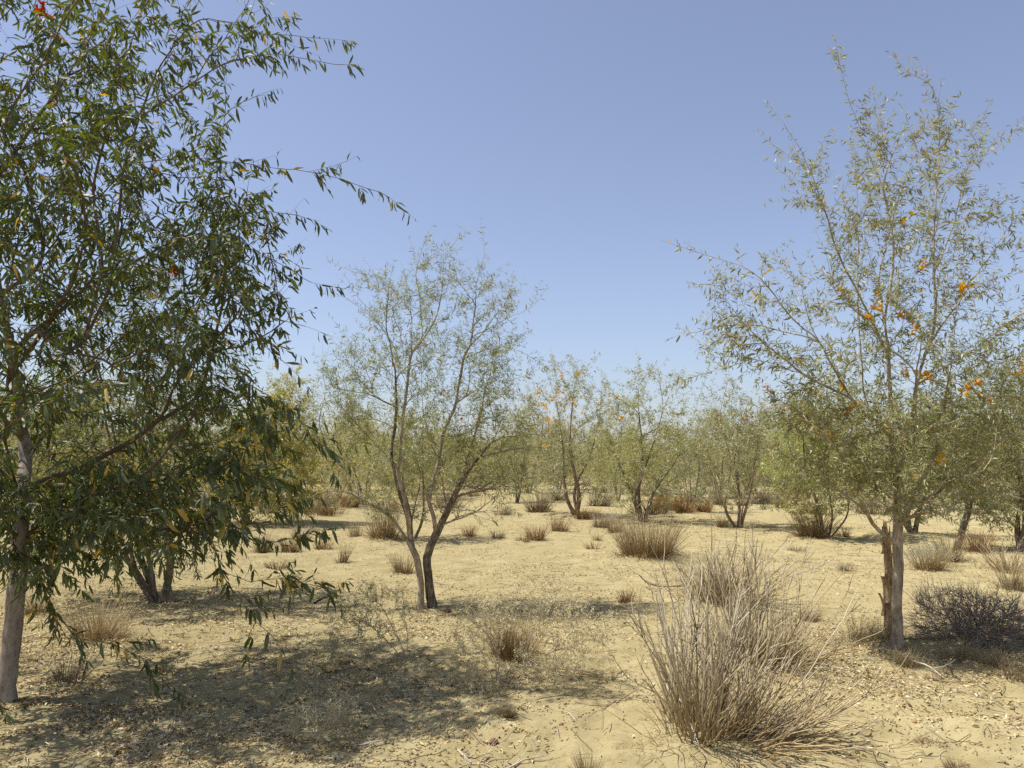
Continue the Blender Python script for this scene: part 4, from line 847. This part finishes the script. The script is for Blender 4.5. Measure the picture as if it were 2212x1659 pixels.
def clod(seed, px_, r, label, col):
    rng = np.random.RandomState(seed); g = gnd(*px_); z = float(gheight(np.array([g[0]]), np.array([g[1]]))[0]); bpyme = []
    import bmesh
    bm = bmesh.new(); bmesh.ops.create_icosphere(bm, subdivisions=3, radius=r)
    V = np.array([v.co for v in bm.verts]); F = np.array([[v.index for v in f.verts] for f in bm.faces]); bm.free()
    k = 1 + .5 * vnoise(V[:, 0] / r * 1.4 + 5, V[:, 1] / r * 1.4 + V[:, 2] / r * 1.1, seed) + .3 * vnoise(V[:, 0] / r * 4, V[:, 2] / r * 4 + V[:, 1] / r * 3, seed + 1)
    V = V * k[:, None] * np.array([1.1, 1, .75]); c = np.array(col) * (1 + rng.uniform(-.15, .15, (len(V), 1)))
    o = link('dirt_clod', mesh_data('dirt_clod', V, F, M_TWIG, c, True)); o.location = (g[0], g[1], z + r * .45); tag(o, label, 'clod', 'clods of earth on the sand')
clod(801, (1066, 1600), .024, 'dark reddish clod alone on the sand at the bottom centre', (.17, .09, .06))
clod(802, (967, 1328), .035, 'dark clod right of the forked trunks', (.14, .10, .07))
clod(803, (1212, 1563), .014, 'small brown clod between the round tuft and the largest bush', (.24, .16, .10))
clod(804, (1815, 1512), .013, 'small brown clod on bare sand right of the largest bush', (.28, .19, .11))
clod(805, (1975, 1560), .012, 'small orange-brown clod behind the flattened pale tuft', (.36, .22, .10))

# ------------------------------------------------------------------ leaf litter, twig litter and short ground growth (uncountable)
def litter():
    rng = np.random.RandomState(61); N = 700000
    trees = np.array([list(gnd(*b)[:2]) + [w, r] for b, w, r in [((40, 1480), 1.0, 2.4), ((345, 1308), 1.0, 2.2), ((922, 1322), .9, 2.0), ((1934, 1412), .9, 1.3), ((535, 1132), .6, 2.6), ((1245, 1116), .8, 3.5), ((1388, 1128), 1.0, 3.0), ((1596, 1138), 1.2, 3.2), ((1785, 1168), .9, 2.6),
             ((1972, 1180), .7, 2.4), ((890, 1168), .7, 2.2), ((1150, 1240), .7, 2.0), ((1560, 1220), .9, 2.2), ((1700, 1220), .7, 2.2), ((2120, 1400), .9, 1.3), ((1640, 1420), .8, 1.0), ((1800, 1440), .6, .7), ((500, 1480), .6, 1.6)]])
    # uniform over what one sees from about 3 to 40 m: constant per log-distance
    d = 3.2 * (45 / 3.2) ** (rng.rand(N) ** 1.15); a = rng.uniform(-.72, .72, N); X = d * a; Y = d
    dens = np.full(N, .05)
    for (tx, ty, w, r) in trees: dens = np.maximum(dens, w * np.exp(-((X - tx) ** 2 + (Y - ty) ** 2) / (r * r)))
    pat = vnoise(X / .5, Y / .5, 21) + .7 * vnoise(X / .16, Y / .14, 22) + .5
    keep = rng.rand(N) < np.clip(dens * 1.3 * np.clip(pat * 1.9 - .35, .03, 1.3), 0, 1) * np.clip(.42 + 3.0 / d, 0, 1) * .60
    X = X[keep]; Y = Y[keep]; n = len(X); Z = gheight(X, Y); dd = Y
    P = np.stack([X, Y, Z + rng.uniform(.001, .012, n)], -1)
    a = rng.uniform(0, 6.283, n); D = nrm(np.stack([np.cos(a), np.sin(a), rng.normal(0, .4, n)], -1)); Nn = rng.normal(0, .55, (n, 3)) + np.array([0, 0, 1.]); Nn = nrm(Nn - D * np.sum(D * Nn, 1, keepdims=True))
    L = rng.uniform(.016, .046, n) * (1 + np.clip(dd - 8, 0, 30) * .02); W = L * rng.uniform(.14, .36, n); Sd = np.cross(D, Nn)
    cv = rng.uniform(-1.0, .7, n)[:, None]; L1 = L[:, None]; W1 = W[:, None]; out = np.zeros((n, 6, 3)); up = Nn * (W1 * rng.uniform(-.5, .7, (n, 1)))
    out[:, 0] = P - D * L1 * .5 - Nn * cv * L1 * .25; out[:, 5] = P + D * L1 * .5 - Nn * cv * L1 * .25
    out[:, 1] = P - D * L1 * .12 - Sd * W1 * .5 + up; out[:, 2] = P - D * L1 * .12 + Sd * W1 * .5 + up; out[:, 3] = P + D * L1 * .2 - Sd * W1 * .42 + up; out[:, 4] = P + D * L1 * .2 + Sd * W1 * .42 + up
    F = (np.array([(0, 2, 1), (1, 2, 4), (1, 4, 3), (3, 4, 5)])[None] + (np.arange(n) * 6)[:, None, None]).reshape(-1, 3)
    pal = np.array([(.54, .45, .255), (.50, .39, .195), (.42, .30, .135), (.31, .195, .08), (.62, .55, .38), (.12, .08, .04)]); c = pal[rng.choice(6, n, p=[.27, .20, .14, .10, .13, .16])] * rng.uniform(.8, 1.15, (n, 1))
    print('litter', n)
    link('leaf_litter', mesh_data('leaf_litter', out.reshape(-1, 3), F, M_LITTER, np.repeat(c, 6, 0)), None, 'stuff')
    # twig litter
    k = 11000; d = 3.2 * (40 / 3.2) ** rng.rand(k); X = d * rng.uniform(-.7, .7, k); Y = d
    dens = np.full(k, .04)
    for (tx, ty, w, r) in trees: dens = np.maximum(dens, w * np.exp(-((X - tx) ** 2 + (Y - ty) ** 2) / (r * r * 1.3)))
    kk = rng.rand(k) < dens; X = X[kk]; Y = Y[kk]; k = len(X); a = rng.uniform(0, 6.283, k); L = rng.uniform(.05, .28, k); t = np.linspace(-.5, .5, 5); bend = rng.normal(0, .25, k)
    x = X[:, None] + np.cos(a)[:, None] * L[:, None] * t - np.sin(a)[:, None] * (L * bend)[:, None] * t ** 2; y = Y[:, None] + np.sin(a)[:, None] * L[:, None] * t + np.cos(a)[:, None] * (L * bend)[:, None] * t ** 2
    z = gheight(x, y) + .004 + rng.rand(k, 1) * .02; P = np.stack([x, y, z], -1); V, Q = tubes(P, np.ones((k, 5)) * rng.uniform(.0012, .003, (k, 1)), 3)
    pal = np.array([(.30, .22, .13), (.16, .11, .06), (.44, .38, .28)]); c = pal[rng.randint(0, 3, k)] * rng.uniform(.8, 1.2, (k, 1)); acc = Acc(); acc.add(V, Q, np.repeat(c, 15, 0))
    link('twig_litter', acc.data('twig_litter', M_TWIG), None, 'stuff')
    # short dry growth
    Vs = []; acc = Acc()
    for (u, v, rx, ry, n_, hh) in [(2090, 1425, 1.0, .7, 1500, .11), (2000, 1440, .5, .4, 600, .09), (2190, 1450, .4, .4, 500, .12), (1880, 1400, .45, .35, 500, .13), (1790, 1340, .8, .8, 260, .08), (1250, 1460, .7, .4, 500, .07), (1150, 1500, .5, .3, 300, .06),
                                   (1480, 1240, 1.2, 1.0, 260, .1), (2080, 1230, 1.3, 1.0, 500, .16), (1280, 1150, 3, 2, 300, .16), (1480, 1140, 3, 1.5, 260, .14), (600, 1200, 1.5, 1.0, 260, .12), (150, 1440, .6, .5, 260, .09), (1640, 1610, .6, .3, 420, .07), (1420, 1610, .35, .25, 300, .07)]:
        g = gnd(u, v); x = g[0] + rng.normal(0, rx * .5, n_); y = g[1] + rng.normal(0, ry * .5, n_); kx = vnoise(x / .14, y / .14, 41) > -.05; x = x[kx]; y = y[kx]; m_ = len(x); z = gheight(x, y) - .005
        d_ = nrm(np.stack([rng.normal(0, .8, m_), rng.normal(0, .8, m_), rng.uniform(.3, 1, m_)], -1)); L_ = hh * rng.uniform(.3, 1.1, m_); t_ = np.linspace(0, 1, 3)
        P = np.stack([x, y, z], -1)[:, None] + d_[:, None] * (L_[:, None] * t_)[..., None] + (rng.normal(0, .3, (m_, 1, 3)) - [0, 0, .2]) * (L_[:, None] * t_ ** 2)[..., None]
        V, Q = tubes(P, np.maximum(.0013, .0002 * g[1]) * rng.uniform(.7, 1.4, (m_, 1)) * np.array([[1, .8, .4]]), 3); cc = np.array([STRAW, STRAW * 1.2, BROWN * 1.3, OLIVE * 1.2])[rng.randint(0, 4, m_)] * rng.uniform(.8, 1.2, (m_, 1)); acc.add(V, Q, np.repeat(cc, 9, 0))
    link('dry_ground_growth', acc.data('dry_ground_growth', M_STRAW), None, 'stuff')
    # crumbs of sand
    k = 26000; d = 3.2 * (13 / 3.2) ** rng.rand(k); X = d * rng.uniform(-.7, .7, k); Y = d; kk = vnoise(X / .35, Y / .35, 31) + .6 * vnoise(X / 1.4, Y / 1.4, 32) > .05; X = X[kk]; Y = Y[kk]; k = len(X); Z = gheight(X, Y)
    r = rng.uniform(.003, .009, k) * (1 + (rng.rand(k) < .06)); oc = np.array([(1, 0, 0), (-1, 0, 0), (0, 1, 0), (0, -1, 0), (0, 0, 1), (0, 0, -1)], float)
    V = np.stack([X, Y, Z + r * .3], -1)[:, None] + oc[None] * (r[:, None] * rng.uniform(.6, 1.2, (k, 6)))[..., None]; f = np.array([(0, 2, 4), (2, 1, 4), (1, 3, 4), (3, 0, 4), (2, 0, 5), (1, 2, 5), (3, 1, 5), (0, 3, 5)])
    F = (f[None] + (np.arange(k) * 6)[:, None, None]).reshape(-1, 3); c = np.array((.36, .29, .16)) * rng.uniform(.7, 1.05, (k, 1))
    link('sand_crumbs', mesh_data('sand_crumbs', V.reshape(-1, 3), F, M_LITTER, np.repeat(c, 6, 0)), None, 'stuff')
litter()
